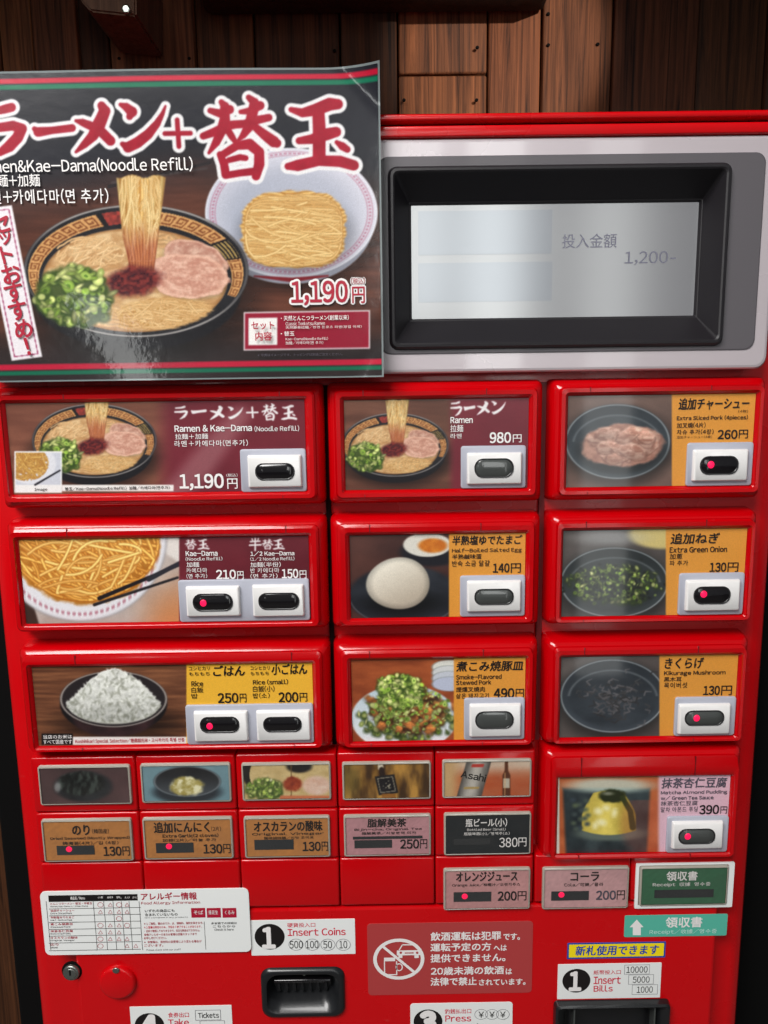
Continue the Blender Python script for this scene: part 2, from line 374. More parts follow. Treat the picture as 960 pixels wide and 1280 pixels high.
def onions(pic, cx, cy, a, b, n, size, seed, bright=1.0, dense=True):
    """chopped spring onion: rings, half rings and slivers in mixed greens"""
    rg = np.random.default_rng(seed)
    for i in range(int(n * 1.5)):
        t, q = rg.uniform(0, 2 * math.pi), math.sqrt(rg.uniform(0, 1)) * rg.choice([1, 1, 1, 1.12]); x, y = cx + a * q * math.cos(t), cy + b * q * math.sin(t)
        s = size * rg.uniform(0.45, 1.15); hue = rg.uniform(0, 1) ** 1.3; br = bright * rg.uniform(.7, 1.12) * (1.0 - .22 * ((y - cy) / b if b else 0) * .6)
        out = np.array([88 + 100 * hue, 134 + 74 * hue, 36 + 60 * hue]) * br; mid = np.array([146 + 86 * hue, 184 + 50 * hue, 66 + 90 * hue]) * br; core = np.array([84 + 120 * (hue > .5), 118 + 96 * (hue > .5), 40 + 90 * (hue > .5)]) * br
        if dense and i < n: spot(pic, x + .6, y + 1.3, s * 1.1, s * .9, 0, np.array([52, 74, 26]) * bright, 3.4)
        kind = rg.uniform(); ro = rg.uniform(0, 3.14)
        if kind < .4: spot(pic, x, y, s, s * rg.uniform(.6, .95), ro, out, 1.2, lambda r: np.where((r < .36)[:, None], core, mid) * (1.1 - .34 * r[:, None]))
        elif kind < .8: spot(pic, x, y, s * rg.uniform(.8, 1.3), s * rg.uniform(.28, .5), ro, mid, 1.2, lambda r: mid * (1.08 - .4 * r[:, None]))
        else: spot(pic, x, y, s * .6, s * .5, ro, np.minimum(mid * 1.22, 246), 1.4)
def strands(pic, n, cx, cy, a, b, ang, spread, length, width, lo, hi, seed, shape=2.0, sag=0.0, clip=None):
    """noodles, one strand at a time: each a bent line with a dark edge and a light back"""
    rg = np.random.default_rng(seed); lo = np.array(lo, float); hi = np.array(hi, float)
    for i in range(n):
        t = rg.uniform(0, 2 * math.pi); q = math.sqrt(rg.uniform(0, 1)); x, y = cx + a * q * math.copysign(abs(math.cos(t)) ** (2 / shape), math.cos(t)), cy + b * q * math.copysign(abs(math.sin(t)) ** (2 / shape), math.sin(t))
        A = ang + rg.normal(0, spread); k = rg.normal(0, .9) / length; L = length * rg.uniform(.5, 1.2); pts = []; m = 7
        for s_ in np.linspace(-.5, .5, m):
            d = s_ * L; px_, py_ = x + d * math.cos(A + k * d * .5), y + d * math.sin(A + k * d * .5) + sag * (d / L) ** 2 * L
            e = (abs((px_ - cx) / a) ** shape + abs((py_ - cy) / b) ** shape) ** (1 / shape)
            if e > 1: px_, py_ = cx + (px_ - cx) / e, cy + (py_ - cy) / e
            pts.append((px_, py_, width))
        xs = [p[0] for p in pts]; ys = [p[1] for p in pts]; sel = local(pic, min(xs) - 4, min(ys) - 4, max(xs) + 4, max(ys) + 4)
        if not sel.any(): continue
        d = seg(pic.u[sel], pic.v[sel], pts); tone = rg.uniform(0, 1); base = lo + (hi - lo) * (.35 + .65 * tone)
        cl = 1.0 if clip is None else clip[sel]
        m1 = (1 - ss(-.2, width * .9, d)) * .7 * cl; pic.c[sel] = pic.c[sel] * (1 - m1[:, None]) + lo * m1[:, None]
        m2 = (1 - ss(-.5, .35, d)) * cl; pic.c[sel] = pic.c[sel] * (1 - m2[:, None]) + (base * (.82 + .26 * ss(0, -width, d))[:, None]) * m2[:, None]
def woodbg(pic, lo, hi, sx=60, sy=5, seed=3):
    n = fbm(pic.u / sx, pic.v / sy + 0.6 * fbm(pic.u / 40, pic.v / 40, seed), seed, 5)
    lo = np.asarray(lo, float); hi = np.asarray(hi, float); pic.c[:] = tint(ss(0.1, 0.95, n), lo * .8 + hi * .2, hi * .85 + lo * .15)
KEY = np.array([[1,1,1,1,1,1,1,1],[0,0,0,0,0,0,0,1],[1,1,1,1,1,1,0,1],[1,0,0,0,0,1,0,1],[1,0,1,1,0,1,0,1],[1,0,1,1,1,1,0,1],[1,0,0,0,0,0,0,1],[1,1,1,1,1,1,1,1]])
def ramen(pic, u, v, px=1.0):
    """the noodle bowl, drawn in the poster's own coordinates (u, v); px = poster px per sample"""
    so_ = px
    ro = ell(u, v, 170.5, 338.5, 140, 83); rs = ell(u, v, 169, 350, 115, 65)
    sh = ell(u, v, 172, 372, 150, 78); pic.mul(em(sh, 78, 16), 0.45)
    low = ell(u, v, 170, 362, 132, 76); pic.over(em(low, 80, so_) * (v > 345), (22, 20, 24))
    pic.over(em(ro, 83, so_), tint(fbm(u / 14, v / 14, 5), (14, 14, 18), (44, 42, 46)))
    # rim glints
    ang = np.arctan2((v - 338.5) / 83, (u - 170.5) / 140)
    rim = np.exp(-((ro - 0.985) / 0.012) ** 2); pic.over(rim * (0.35 + 0.6 * ss(0.3, 0.9, np.abs(np.sin(ang)))), (196, 190, 184))
    s = np.clip((rs - 1) / np.maximum((rs - 1) + (1 - ro) * 1.15, 1e-6), 0, 1)
    inb = (ro < 1) & (rs > 1)
    bandc = 44; fa = (ang / (2 * math.pi) * bandc) % 1; fs = (s - 0.22) / 0.56
    kb = (fs > 0) & (fs < 1) & inb & (ang < 0.42) | (fs > 0) & (fs < 1) & inb & (ang > math.pi - 0.42)
    ix = np.clip((fa * 8).astype(int), 0, 7); iy = np.clip((fs * 8).astype(int), 0, 7)
    k = KEY[iy, ix]
    gold = tint(k * 0.75 + 0.25 * noise(u / 3, v / 3, 8), (120, 62, 30), (232, 176, 110))
    pic.over(kb * 0.95, gold)
    gap = kb & (((ang > -1.98) & (ang < -1.55)) | ((ang > -1.15) & (ang < -0.02) & (ang > -0.55) & (ang < -0.2)))
    pic.over(gap * 1.0, (24, 20, 22))
    stripes = kb & (ang > -0.52) & (ang < -0.22); pic.over(stripes * (np.sin(fs * 26) > 0.1) * 0.9, (196, 164, 92))
    redm = kb & (ang > -1.92) & (ang < -1.74); pic.over(redm * (0.5 + .5 * noise(u / 3, v / 3, 22)), (186, 66, 56))
    whm = kb & (ang > -1.72) & (ang < -1.58); pic.over(whm * (noise(u / 2.2, v / 2.2, 21) > 0.45) * 0.9, (220, 190, 160))
    # soup
    n1 = fbm(u / 16, v / 9, 11, 5); w = fbm(u / 30, v / 20, 12)
    soup = tint(ss(0.25, 0.75, n1), (206, 156, 102), (244, 208, 156))
    st = np.sin((v * 1.1 + 9 * np.sin(u / 26 + 4 * w) + 5 * w * 6) * 1.15)
    soup = soup * (0.93 + 0.09 * st[..., None] * ss(0.35, 0.7, w)[..., None])
    pic.over(em(rs, 65, so_ * 1.2), soup)
    pic.over(em(rs, 65, so_) * ss(0.93, 1.0, rs) * 0.7, (150, 98, 52))
    # loose noodles near the front of the bowl
    nd = em(ell(u, v, 205, 392, 62, 19, -0.05), 19, 5) * em(rs, 65, 4)
    wv = v + 6 * np.sin(u / 15) + 9 * fbm(u / 20, v / 14, 31) + 0.12 * u
    pic.over(nd * 0.95, tint(0.5 + 0.5 * np.sin(wv * 1.5), (176, 122, 62), (240, 204, 138)))
    strands(pic, 120, 208, 392, 62, 19, .02, .4, 44, 1.0 * max(1, px * .7), (196, 142, 80), (248, 216, 160), 3, clip=nd)
    strands(pic, 60, 112, 318, 42, 22, -.5, .5, 30, 1.0, (212, 162, 106), (246, 214, 164), 5)
    # pork
    for (cx, cy, a, b, rt, sd, dk) in ((244, 323, 42, 22, 0.25, 41, 0.95), (236, 344, 53, 27, 0.08, 43, 1.02)):
        rp = ell(u, v, cx, cy, a, b, rt) + 0.3 * (fbm(u / 20, v / 16, sd) - 0.5)
        pic.mul(em(ell(u, v, cx + 1, cy + 3, a, b, rt), b, 4), 0.72)
        m = em(rp, b, so_)
        f = .6 * fbm(u / 9 + 2 * fbm(u / 18, v / 18, sd + 3), v / 4, sd, 5) + .4 * fbm(u / 3, v / 2.4, sd + 8, 3)
        pic.over(m, tint(ss(0.25, 0.75, f), np.array((190, 132, 112)) * dk, np.array((230, 188, 166)) * dk))
        pic.over(m * np.exp(-((rp - 0.93) / 0.05) ** 2) * 0.6, (236, 190, 164)); pic.over(m * np.exp(-((rp - 0.8) / 0.06) ** 2) * 0.2, (176, 108, 86))
    # lifted noodles
    lx = 145 + (v - 220) * 0.1 + 4 * ss(290, 330, v) ; rx_ = 207 - (v - 220) * 0.13
    m = ss(lx - so_, lx + so_, u) * (1 - ss(rx_ - so_, rx_ + so_, u)) * (1 - ss(335, 345, v)) * ss(219, 222, v + 2 * np.sin(u / 5))
    q = (u - lx) / np.maximum(rx_ - lx, 1)
    strand = np.sin(q * 62 + 2.5 * noise(v / 40, q * 6, 51)) * 0.5 + 0.5; strand = strand * 0.6 + 0.4 * noise(q * 26, v / 60, 52)
    ncol = tint(strand, (176, 116, 48), (250, 222, 150)) * (0.8 + 0.25 * np.sin(np.clip(q, 0, 1) * math.pi))[..., None]
    pic.over(m, ncol)
    strands(pic, 80, 175, 272, 26, 54, 1.57, .035, 84, .95 * max(1, px * .8), (196, 140, 70), (255, 234, 176), 6, shape=5, clip=m * ss(lx, lx + 2, u) * (1 - ss(rx_ - 2, rx_, u)))
    rd = m * ss(278, 322, v + 10 * noise(q * 9, v / 9, 53)); pic.over(rd * 0.62, tint(strand, (112, 30, 26), (206, 104, 66)))
    # red sauce
    rr = ell(u, v, 166, 351, 34, 19, -0.15) + 0.35 * (fbm(u / 9, v / 9, 61) - 0.5)
    f = fbm(u / 4, v / 3, 62, 4); pic.over(em(rr, 19, 5), tint(ss(0.25, 0.8, f), (66, 18, 26), (136, 48, 42)))
    # spring onion
    g0 = ell(u, v, 93, 371, 47, 37, 0.2); pic.over(em(g0 + 0.2 * (fbm(u / 7, v / 7, 71) - .5), 37, 4) * 0.9, (54, 76, 28))
def ramen_onions(pic): onions(pic, 93, 369, 45, 35, 105, 7.0, 77)
def sticks(pic, x0, y0, x1, y1, w, col): pic.over(1 - ss(-0.6, 0.6, seg(pic.u, pic.v, [(x0, y0, w), (x1, y1, w * .8)])), col)

def make_print(name, R, y, paint, m, parent, step=0.00047, bendf=None, label=None, blur=True):
    nx, nz = max(2, int((R[1] - R[0]) / step)), max(2, int((R[3] - R[2]) / step))
    X, Z = np.meshgrid(np.linspace(R[0], R[1], nx), np.linspace(R[2], R[3], nz))
    u, v = UV(X, Z, y); pic = Pic(u, v); paint(pic)
    if blur:
        for ax in (0, 1):
            pc = np.concatenate([pic.c.take([0], ax), pic.c, pic.c.take([-1], ax)], ax); n_ = pic.c.shape[ax]
            pic.c = .25 * pc.take(range(0, n_), ax) + .5 * pc.take(range(1, n_ + 1), ax) + .25 * pc.take(range(2, n_ + 2), ax)
    rg = np.random.default_rng(len(name) + nx); col = srgb(pic.c * (1 + 0.02 * rg.standard_normal(u.shape)[..., None]))
    Y = np.full_like(X, y)
    if bendf is not None: Y = Y + bendf(X, Z)
    me = bpy.data.meshes.new(name); n = nx * nz
    me.vertices.add(n); me.vertices.foreach_set('co', np.stack([X, Y, Z], -1).astype(np.float32).ravel())
    i = np.arange(n).reshape(nz, nx); fq = np.stack([i[:-1, :-1], i[:-1, 1:], i[1:, 1:], i[1:, :-1]], -1).reshape(-1, 4); nf = len(fq)
    me.loops.add(nf * 4); me.loops.foreach_set('vertex_index', fq.ravel().astype(np.int32))
    me.polygons.add(nf); me.polygons.foreach_set('loop_start', np.arange(0, nf * 4, 4, dtype=np.int32)); me.polygons.foreach_set('loop_total', np.full(nf, 4, np.int32))
    ca = me.color_attributes.new('ink', 'FLOAT_COLOR', 'POINT')
    ca.data.foreach_set('color', np.concatenate([col, np.ones(col.shape[:2] + (1,))], -1).astype(np.float32).ravel())
    me.update(calc_edges=True); me.polygons.foreach_set('use_smooth', np.ones(nf, bool))
    return obj(name, me, m, parent, label=label)

# ------------------------------------------------------------------ the place: floor, boarded wall, beam
def wood_mat(name, lo, hi, dark=0.35):
    m = bpy.data.materials.new(name); m.use_nodes = True; nt = m.node_tree; b = nt.nodes['Principled BSDF']
    tc = nt.nodes.new('ShaderNodeTexCoord'); mp = nt.nodes.new('ShaderNodeMapping'); mp.inputs['Scale'].default_value = (120, 120, 3.4)
    at = nt.nodes.new('ShaderNodeAttribute'); at.attribute_name = 'board'
    sc = nt.nodes.new('ShaderNodeVectorMath'); sc.operation = 'MULTIPLY_ADD'; sc.inputs[1].default_value = (0, 0, 9)
    nt.links.new(at.outputs['Color'], sc.inputs[0]); nt.links.new(tc.outputs['Object'], sc.inputs[2])
    nt.links.new(sc.outputs[0], mp.inputs['Vector'])
    n = nt.nodes.new('ShaderNodeTexNoise'); n.inputs['Scale'].default_value = 1.0; n.inputs['Detail'].default_value = 8; n.inputs['Roughness'].default_value = 0.68; n.inputs['Distortion'].default_value = 1.3
    nt.links.new(mp.outputs[0], n.inputs['Vector'])
    cr = nt.nodes.new('ShaderNodeValToRGB'); e = cr.color_ramp.elements
    e[0].position = 0.33; e[0].color = (*lo, 1); e[1].position = 0.7; e[1].color = (*hi, 1)
    mid = e.new(0.5); mid.color = tuple(a * .55 + c * .45 for a, c in zip(lo, hi)) + (1,)
    nt.links.new(n.outputs['Fac'], cr.inputs[0])
    mx = nt.nodes.new('ShaderNodeMix'); mx.data_type = 'RGBA'; mx.blend_type = 'MULTIPLY'; mx.inputs[0].default_value = 1.0
    nt.links.new(cr.outputs[0], mx.inputs[6]); nt.links.new(at.outputs['Color'], mx.inputs[7])
    nt.links.new(mx.outputs[2], b.inputs['Base Color']); b.inputs['Roughness'].default_value = 0.7; b.inputs['Specular IOR Level'].default_value = .2
    bp = nt.nodes.new('ShaderNodeBump'); bp.inputs['Strength'].default_value = 0.5; bp.inputs['Distance'].default_value = 0.002
    nt.links.new(n.outputs['Fac'], bp.inputs['Height']); nt.links.new(bp.outputs[0], b.inputs['Normal'])
    return m
WOOD = wood_mat('weathered_boards', lin(32, 16, 9), lin(114, 68, 42))
WOODD = wood_mat('dark_beam_wood', lin(24, 16, 12), lin(52, 34, 24))
WOODB = wood_mat('block_wood', lin(60, 42, 32), lin(104, 78, 60))
FLOOR = mat('floor_concrete', (0.12, 0.115, 0.11), 0.8, bump=0.3, bscale=60)

def boxbm(bm, x0, x1, y0, y1, z0, z1, bev=0.002, col=None, lay=None, mi=0):
    fs0 = set(bm.faces)
    prof(bm, (x0, x1, z0, z1), [(0, bev, y1), (0, bev, y0 + bev), (-bev * .4, bev, y0 + bev * .3), (-bev, bev * .6, y0)], True, True, mi, 3)
    if lay is not None:
        for f in bm.faces:
            if f not in fs0:
                for l in f.loops: l[lay] = (*col, 1)

bm = bmesh.new(); quad(bm, (-6, 6, -6, 6), 0)
for v in bm.verts: v.co = (v.co.x, v.co.z, 0)
fo = obj('floor', bm, FLOOR); fo['kind'] = 'structure'; fo['label'] = 'grey concrete floor under the ticket machine'

YW = 0.30
wall = thing('wooden_wall', (0, YW, 0), 'dark wall of upright weathered boards behind the red ticket machine', 'wall')
bm = bmesh.new(); lay = bm.loops.layers.float_color.new('board')
rg = np.random.default_rng(5)
B = [(-1.3, -1.15, .7), (-1.15, -1.0, .8), (-1.0, -.85, .7), (-.85, -.7, .6), (-.7, -.56, .6), (-.56, -.4245, .8), (-.4245, -.3865, 1.3), (-.3865, -.334, .95), (-.334, -.2994, .35), (-.2994, -.2022, .95), (-.2022, -.1358, .6), (-.1358, -.0384, .5), (-.0384, .0273, .42), (.0273, .1304, 1.35), (.1304, .1917, 1.3), (.1917, .2722, 1.1), (.2722, .3702, .62), (.3702, .451, .5), (.451, .58, .45), (.58, .72, .5), (.72, .88, .6), (.88, 1.05, .6), (1.05, 1.3, .6)]  # per-board tone; boards in the lit patch are coloured paler
for i, (a, b_, k) in enumerate(B):
    t = np.array([1.0, .93 + .1 * rg.random(), .88 + .14 * rg.random()]) * k
    dy = rg.uniform(-.004, .004)
    if abs(a - .0273) < 1e-4:      # this board is pieced from two lengths
        zc = P(550, 92, YW)[1]
        boxbm(bm, a + .001, b_ - .001, YW + dy, YW + .03, 0, zc - .001, .002, t, lay)
        boxbm(bm, a + .001, b_ - .001, YW + dy, YW + .03, zc + .001, 2.9, .002, t * .96, lay)
    else:
        boxbm(bm, a + .001, b_ - .001, YW + dy, YW + .03, 0, 2.9, .002, t, lay)
obj('boards', bm, WOOD, wall, smooth=40)
bm = bmesh.new(); quad(bm, (-1.3, 1.3, 0, 2.9), YW + .032); obj('backing', bm, DARK, wall)
for px, py in ((148, 72), (236, 72), (505, 124), (596, 124), (597, 58), (418, 62), (686, 55), (748, 54), (686, 16), (442, 128)):
    x, z = P(px, py, YW - .006)
    bm = bmesh.new(); disc(bm, x, z, .0020, .0017, YW - .002, YW - .0046, n=10, bev=.0005); obj('nail', bm, BODY, wall, 30)

bm = bmesh.new(); lay = bm.loops.layers.float_color.new('board')
bx0, bz = P(246, 14, .25)[0], P(600, 12, .29)[1]; bx1 = P(692, 12, .25)[0]
boxbm(bm, bx0, bx1, .235, YW - .006, bz, bz + .09, .008, (1, 1, 1), lay)
o = obj('wooden_beam', bm, WOODD, smooth=40); o['label'] = 'dark wooden beam end jutting out above the poster and the screen'; o['category'] = 'beam'
br = thing('wooden_bracket', (-.26, YW, 1.83), 'small brown wooden bracket block with a bolt, top left of the wall', 'bracket')
bm = bmesh.new(); lay = bm.loops.layers.float_color.new('board')
xs = [P(100, 0, .2), P(113, 14, .2), P(170, 20, .2), P(170, -60, .2), P(70, -60, .2)]
f0 = [bm.verts.new((x, .2, z)) for x, z in xs]; f1 = [bm.verts.new((x, YW - .006, z)) for x, z in xs]
bm.faces.new(f0); bm.faces.new(f1[::-1])
for i in range(5): bm.faces.new((f0[i], f1[i], f1[(i + 1) % 5], f0[(i + 1) % 5]))
bmesh.ops.recalc_face_normals(bm, faces=bm.faces)
for f in bm.faces:
    for l in f.loops: l[lay] = (1, 1, 1, 1)
bmesh.ops.bevel(bm, geom=bm.edges[:], offset=.002, segments=2, affect='EDGES')
obj('block', bm, WOODB, br)
bm = bmesh.new(); x, z = P(158, 12, .198); disc(bm, x, z, .0045, .0045, .2, .196, n=6, bev=.001); obj('bolt', bm, CHROME, br)
# unseen board added overhead to keep the top of the wall dim
bm = bmesh.new(); lay = bm.loops.layers.float_color.new('board')
boxbm(bm, -1.3, 1.3, -.28, YW - .006, 2.08, 2.12, .004, (.8, .8, .8), lay)
o = obj('shade_board', bm, WOODD); o['label'] = 'wide dark board added out of view high above the machine to shade the wall'; o['category'] = 'shade board'

so.location = (.62, -.75, 2.02); so.rotation_euler = (Vector((.145, YW, 1.835)) - so.location).to_track_quat('-Z', 'Y').to_euler()
sp.spot_size = math.radians(13)

# ------------------------------------------------------------------ the ticket machine
mac = thing('ticket_machine', (0, .12, 0), 'red vending machine for meal tickets with photo buttons and a screen', 'ticket machine')
bm = bmesh.new(); boxbm(bm, -.383, .405, .06, YW - .01, 0.0, 1.64, .004); obj('cabinet_body', bm, BODY, mac)
# red door: main sheet with rounded long edges
XL, XR = -.343, .348
bm = bmesh.new()
prof(bm, (XL, XR, .02, 1.655), [(0, .006, .07), (0, .006, .036), (-.0015, .006, .029), (-.005, .006, .0245), (-.011, .004, .0225), (-.014, .003, .022)], True, True, 0, 4)
obj('door', bm, RED, mac, 50)
# top lid and its groove
bm = bmesh.new()
slab(bm, (XL, XR, 1.6572, 1.6625), .2, -.0045, .0015, .0015)
obj('top_lid', bm, RED, mac, 45)
bm = bmesh.new(); slab(bm, (XL + .002, XR - .002, 1.6542, 1.6572), .15, .004, .0005, .0003); obj('lid_groove', bm, DARK, mac)
bm = bmesh.new(); slab(bm, (XL, XR, 1.646, 1.6542), .03, -.003, .001, .001); obj('top_trim', bm, RED, mac, 45)
# silver display panel
SILV = (XL + .018, .3185, 1.4655, 1.6455)
bm = bmesh.new(); prof(bm, SILV, [(0, .010, .024), (0, .010, .001), (-.0012, .009, -.0005), (-.003, .008, -.001)], True, True, 0, 6); dp = obj('display_panel', bm, SILVER, mac, 40)
bm = bmesh.new(); prof(bm, (0.002, .3066, 1.4808, 1.6322), [(0, .008, -.0009), (0, .008, -.0016), (-.0008, .008, -.0019)], True, True, 0, 6); ds = obj('display_surround', bm, GREYPL, mac, 30)
BZ = (.0105, .279, 1.4852, 1.6237); SC = (.0288, .2645, 1.5107, 1.6006)
cut(dp, BZ, .006); cut(ds, BZ, .006)
bm = bmesh.new()
rr = []
for R, r, y in ((off(BZ, .0012), .007, -.0018), (BZ, .006, -.0045), (off(BZ, -.0012), .005, -.0058), (off(BZ, -.003), .0045, -.006), (off(BZ, -.0042), .004, -.0052), (off(BZ, -.005), .003, -.0038), (off(SC, .0022), .0012, .0175), (off(SC, .0014), .001, .0178), (SC, .0008, .0205)):
    rr.append(ring(*R, r, y, 5))
loft(bm, rr, False, False); obj('screen_bezel', bm, BLACKPL, mac, 25)
bm = bmesh.new(); quad(bm, off(SC, .0002), .0203); scr = obj('screen', bm, LCD, mac)
bm = bmesh.new(); Y = .0199
for b in ((523, 263, 690, 318), (523, 328, 690, 377)): quad(bm, RP(*b, Y), Y)
obj('screen_panels', bm, LCDB, scr)
t = Text(); t.put('投入金額', (703, 292, 771, 310), .0197, 0, .0); t.put('1,200', (781, 314, 835, 331), .0197, 0, -.012); t.put('-', (838, 322, 845, 323.5), .0197, 0, 0)
t.build('screen_text', [LCDT], scr)

# ---- big picture buttons
YP = .0016; YT = .0011
TM = [T_WHT, T_BLK, T_GRY, T_RED]
def button(par, plate, btns):
    bm = bmesh.new(); slab(bm, RP(*plate, YP - .001), YP - .0002, -.0006, .0022, .0006); obj('button_plate', bm, PLATE, par, 40)
    for bx, ln, led, grey in btns:
        R = RP(*bx, -.002); bm = bmesh.new()
        prof(bm, R, [(0.0002, .0012, -.0004), (0.0002, .0012, -.0014), (-.0003, .0012, -.0034), (-.0012, .0012, -.0042)], True, False, 0, 4)
        obj('push_button', bm, WHITEB, par, 40)
        L = RP(*ln, -.0045); h = (L[3] - L[2]) / 2; bm = bmesh.new()
        prof(bm, off(L, .0007), [(0, h, -.0041), (0, h, -.0049), (-.0007, h, -.0051), (-.0011, h, -.0047)], False, False, 1, 9)
        prof(bm, off(L, -.0003), [(0, h, -.0046), (-.0008, h, -.0050), (-h * .5, h * .5, -.0056), (-h * .9, h * .1, -.0059)], True, False, 0, 9)
        obj('button_lens', bm, [LENSG if grey else LENS, LENSB], par, 60)
        if led:
            x, z = P(led[0], led[1], -.006); bm = bmesh.new(); disc(bm, x, z, .0029, .0031, -.0045, -.0063, n=18, bev=.0006); obj('indicator_light', bm, LED, par, 60)
def panel(label, outer, win, paint, plate, btns, texts, seams):
    W_ = RP(*win, YP)
    bm = bmesh.new(); rr = []
    def mix(a, b, k): return tuple(p + (q - p) * k for p, q in zip(a, b))
    for R, r, y in ((off(outer, .0006), .005, .0225), (outer, .005, .013), (off(outer, -.0012), .005, .006), (off(outer, -.0035), .005, .0022), (off(outer, -.0062), .0045, .0004), (off(outer, -.0068), .004, -.0016), (mix(outer, W_, .55), .004, -.0030), (mix(outer, W_, .78), .003, -.0028), (off(W_, .0022), .002, -.0014), (off(W_, .0016), .0015, -.0010), (off(W_, .0002), .001, .0016)):
        rr.append(ring(*R, r, y, 5))
    loft(bm, rr, False, False)
    bm2 = obj('menu_button_panel', bm, REDP, mac, 28, label)
    for sx in seams:
        x = P(sx, (win[1] + win[3]) / 2)[0]
        for q in ((x - .0004, x + .0004, W_[3] + .0035, outer[3] - .0068), (x - .0003, x + .0003, outer[2] + .0070, W_[2] - .0035)):
            bm = bmesh.new(); slab(bm, q, -.002, -.0032, .0001, .0001); obj('seam', bm, SEAM, bm2)
    make_print('menu_print', W_, YP, paint, GLOSSPRINT, bm2)
    button(bm2, plate, btns)
    t = Text()
    for tx in texts: t.put(tx[0], tx[1], YT, *(tx[2:]))
    t.build('lettering', TM, bm2)
c1, c2, c3 = (-.3191, -.0463), (-.0434, .1372), (.1427, .3227)
r1, r2, r3, r4 = (1.3569, 1.4592), (1.2476, 1.3474), (1.1366, 1.236), (1.0249, 1.1335)
MAR, ORG, YEL, PNK = (110, 34, 46), (226, 152, 58), (240, 182, 56), (226, 184, 198)
def paint_ramen(pic, cx, cy, w):
    k = w / 280.0; q = Pic((pic.u - cx) / k + 170.5, (pic.v - cy) / k + 338.5); q.c = pic.c
    ramen(q, q.u, q.v, .7 / k); ramen_onions(q); pic.c = q.c
def maroon(pic, x, soft=16):
    m = ss(x - soft, x + soft, pic.u); pic.over(m, tint(fbm(pic.u / 90, pic.v / 60, 9), np.array(MAR) * .86, np.array(MAR) * 1.18))

def pA(pic):
    woodbg(pic, (96, 54, 42), (152, 96, 74), 90, 12); paint_ramen(pic, 118, 551, 156); maroon(pic, 204)
    # pale diagonal reflection painted into the print behind the price
    d = seg(pic.u, pic.v, [(196, 640, 8), (252, 580, 14), (300, 520, 8)]); pic.over((1 - ss(-8, 14, d)) * .3 * (pic.u > 190), (222, 190, 186))
    pic.box(18, 564, 77.5, 616, (240, 238, 236)); m = (ss(19.5, 20.5, pic.u) * (1 - ss(75.5, 76.5, pic.u)) * ss(565.5, 566.5, pic.v) * (1 - ss(605.5, 606.5, pic.v)))
    noodles(pic, m, 30, 585, (208, 150, 70), 61, 48, white=(206, 208, 218), bowl=(38, 580, 32, 25), sc=.5)
    for w_ in (2.0,): sticks(pic, 44, 606, 75, 588, 1.2, (24, 22, 30))
    pic.box(77.5, 606, 217, 614, (240, 236, 232))
    b = (217, 506, 236, 525); x = 217
    for ch, w_, y0, y1 in (('ラ', 18, 507, 524), ('ー', 18, 512, 517), ('メ', 20, 507, 525), ('ン', 20, 508, 524), ('+', 17, 508, 523), ('替', 22, 504, 526), ('玉', 21, 506, 525)):
        wd = {'ー': 21}.get(ch, w_); brush_at(pic, ch, (x + 1, y0, x + wd, y1), (240, 236, 236), .15); x += wd + 2.6
def noodles(pic, mask, cx, cy, base, a, b, white=(200, 202, 212), bowl=None, sc=1.0, seed=91):
    u, v = pic.u, pic.v; pic.over(mask, white)
    pic.over(mask * em(ell(u, v, *bowl), bowl[3], 1.2), (226, 226, 232)); strands(pic, 150, bowl[0] - 5, bowl[1] - 1, 27, 21, .5, .7, 26, .8, (166, 104, 40), (246, 208, 120), seed, clip=mask)
panel('menu panel with noodle bowl and maroon price area for the ramen and refill set', (*c1, *r1), (12, 502, 382, 615.5), pA, (301, 561, 383, 614.5),
      [((310, 569, 377, 609), (320, 580, 367, 599), None, False)],
      [('Ramen & Kae-Dama', (218, 531, 315, 539.5), 0, .03), ('(Noodle Refill)', (318, 532, 374, 539.5), 0, .01), ('拉麺＋加麺', (219, 542, 260, 549), 0, .01), ('라멘＋카에다마(면추가)', (218, 550, 310, 558), 0, .01),
       ('1,190', (224, 592, 280, 613), 0, .034), ('円', (284, 598, 297, 611), 0, .012), ('(税込)', (283, 592, 297, 596), 0, 0),
       ('Image', (43, 610, 59, 614.5), 1, .01), ('替玉／Kae-Dama(Noodle Refill)　加麺／카에다마(면추가)', (81, 608, 212, 612.5), 1, .015)], (86, 352))
def pB(pic):
    woodbg(pic, (78, 46, 36), (136, 90, 70), 90, 12); paint_ramen(pic, 494, 556, 134); maroon(pic, 564, 7)
    x = 563
    for ch, wd, y0, y1 in (('ラ', 15, 501, 520), ('ー', 15, 507, 513), ('メ', 17, 501, 519), ('ン', 18, 501, 518)): brush_at(pic, ch, (x, y0, x + wd, y1), (240, 236, 236), .1); x += wd + 1.4
panel('menu panel with noodle bowl and maroon price area for the plain ramen', (*c2, *r1), (431, 499, 660, 611), pB, (576, 557, 657, 610),
      [((584, 566, 652, 605), (594, 574, 641, 596), None, True)],
      [('Ramen', (563, 521, 591, 529), 0, .03), ('拉麺', (563, 531, 579, 540), 0, .01), ('라멘', (563, 542, 577, 548), 0, .01), ('980', (612, 540, 639, 554), 0, .034), ('円', (641, 543, 652, 553), 0, .01)], (455, 607))
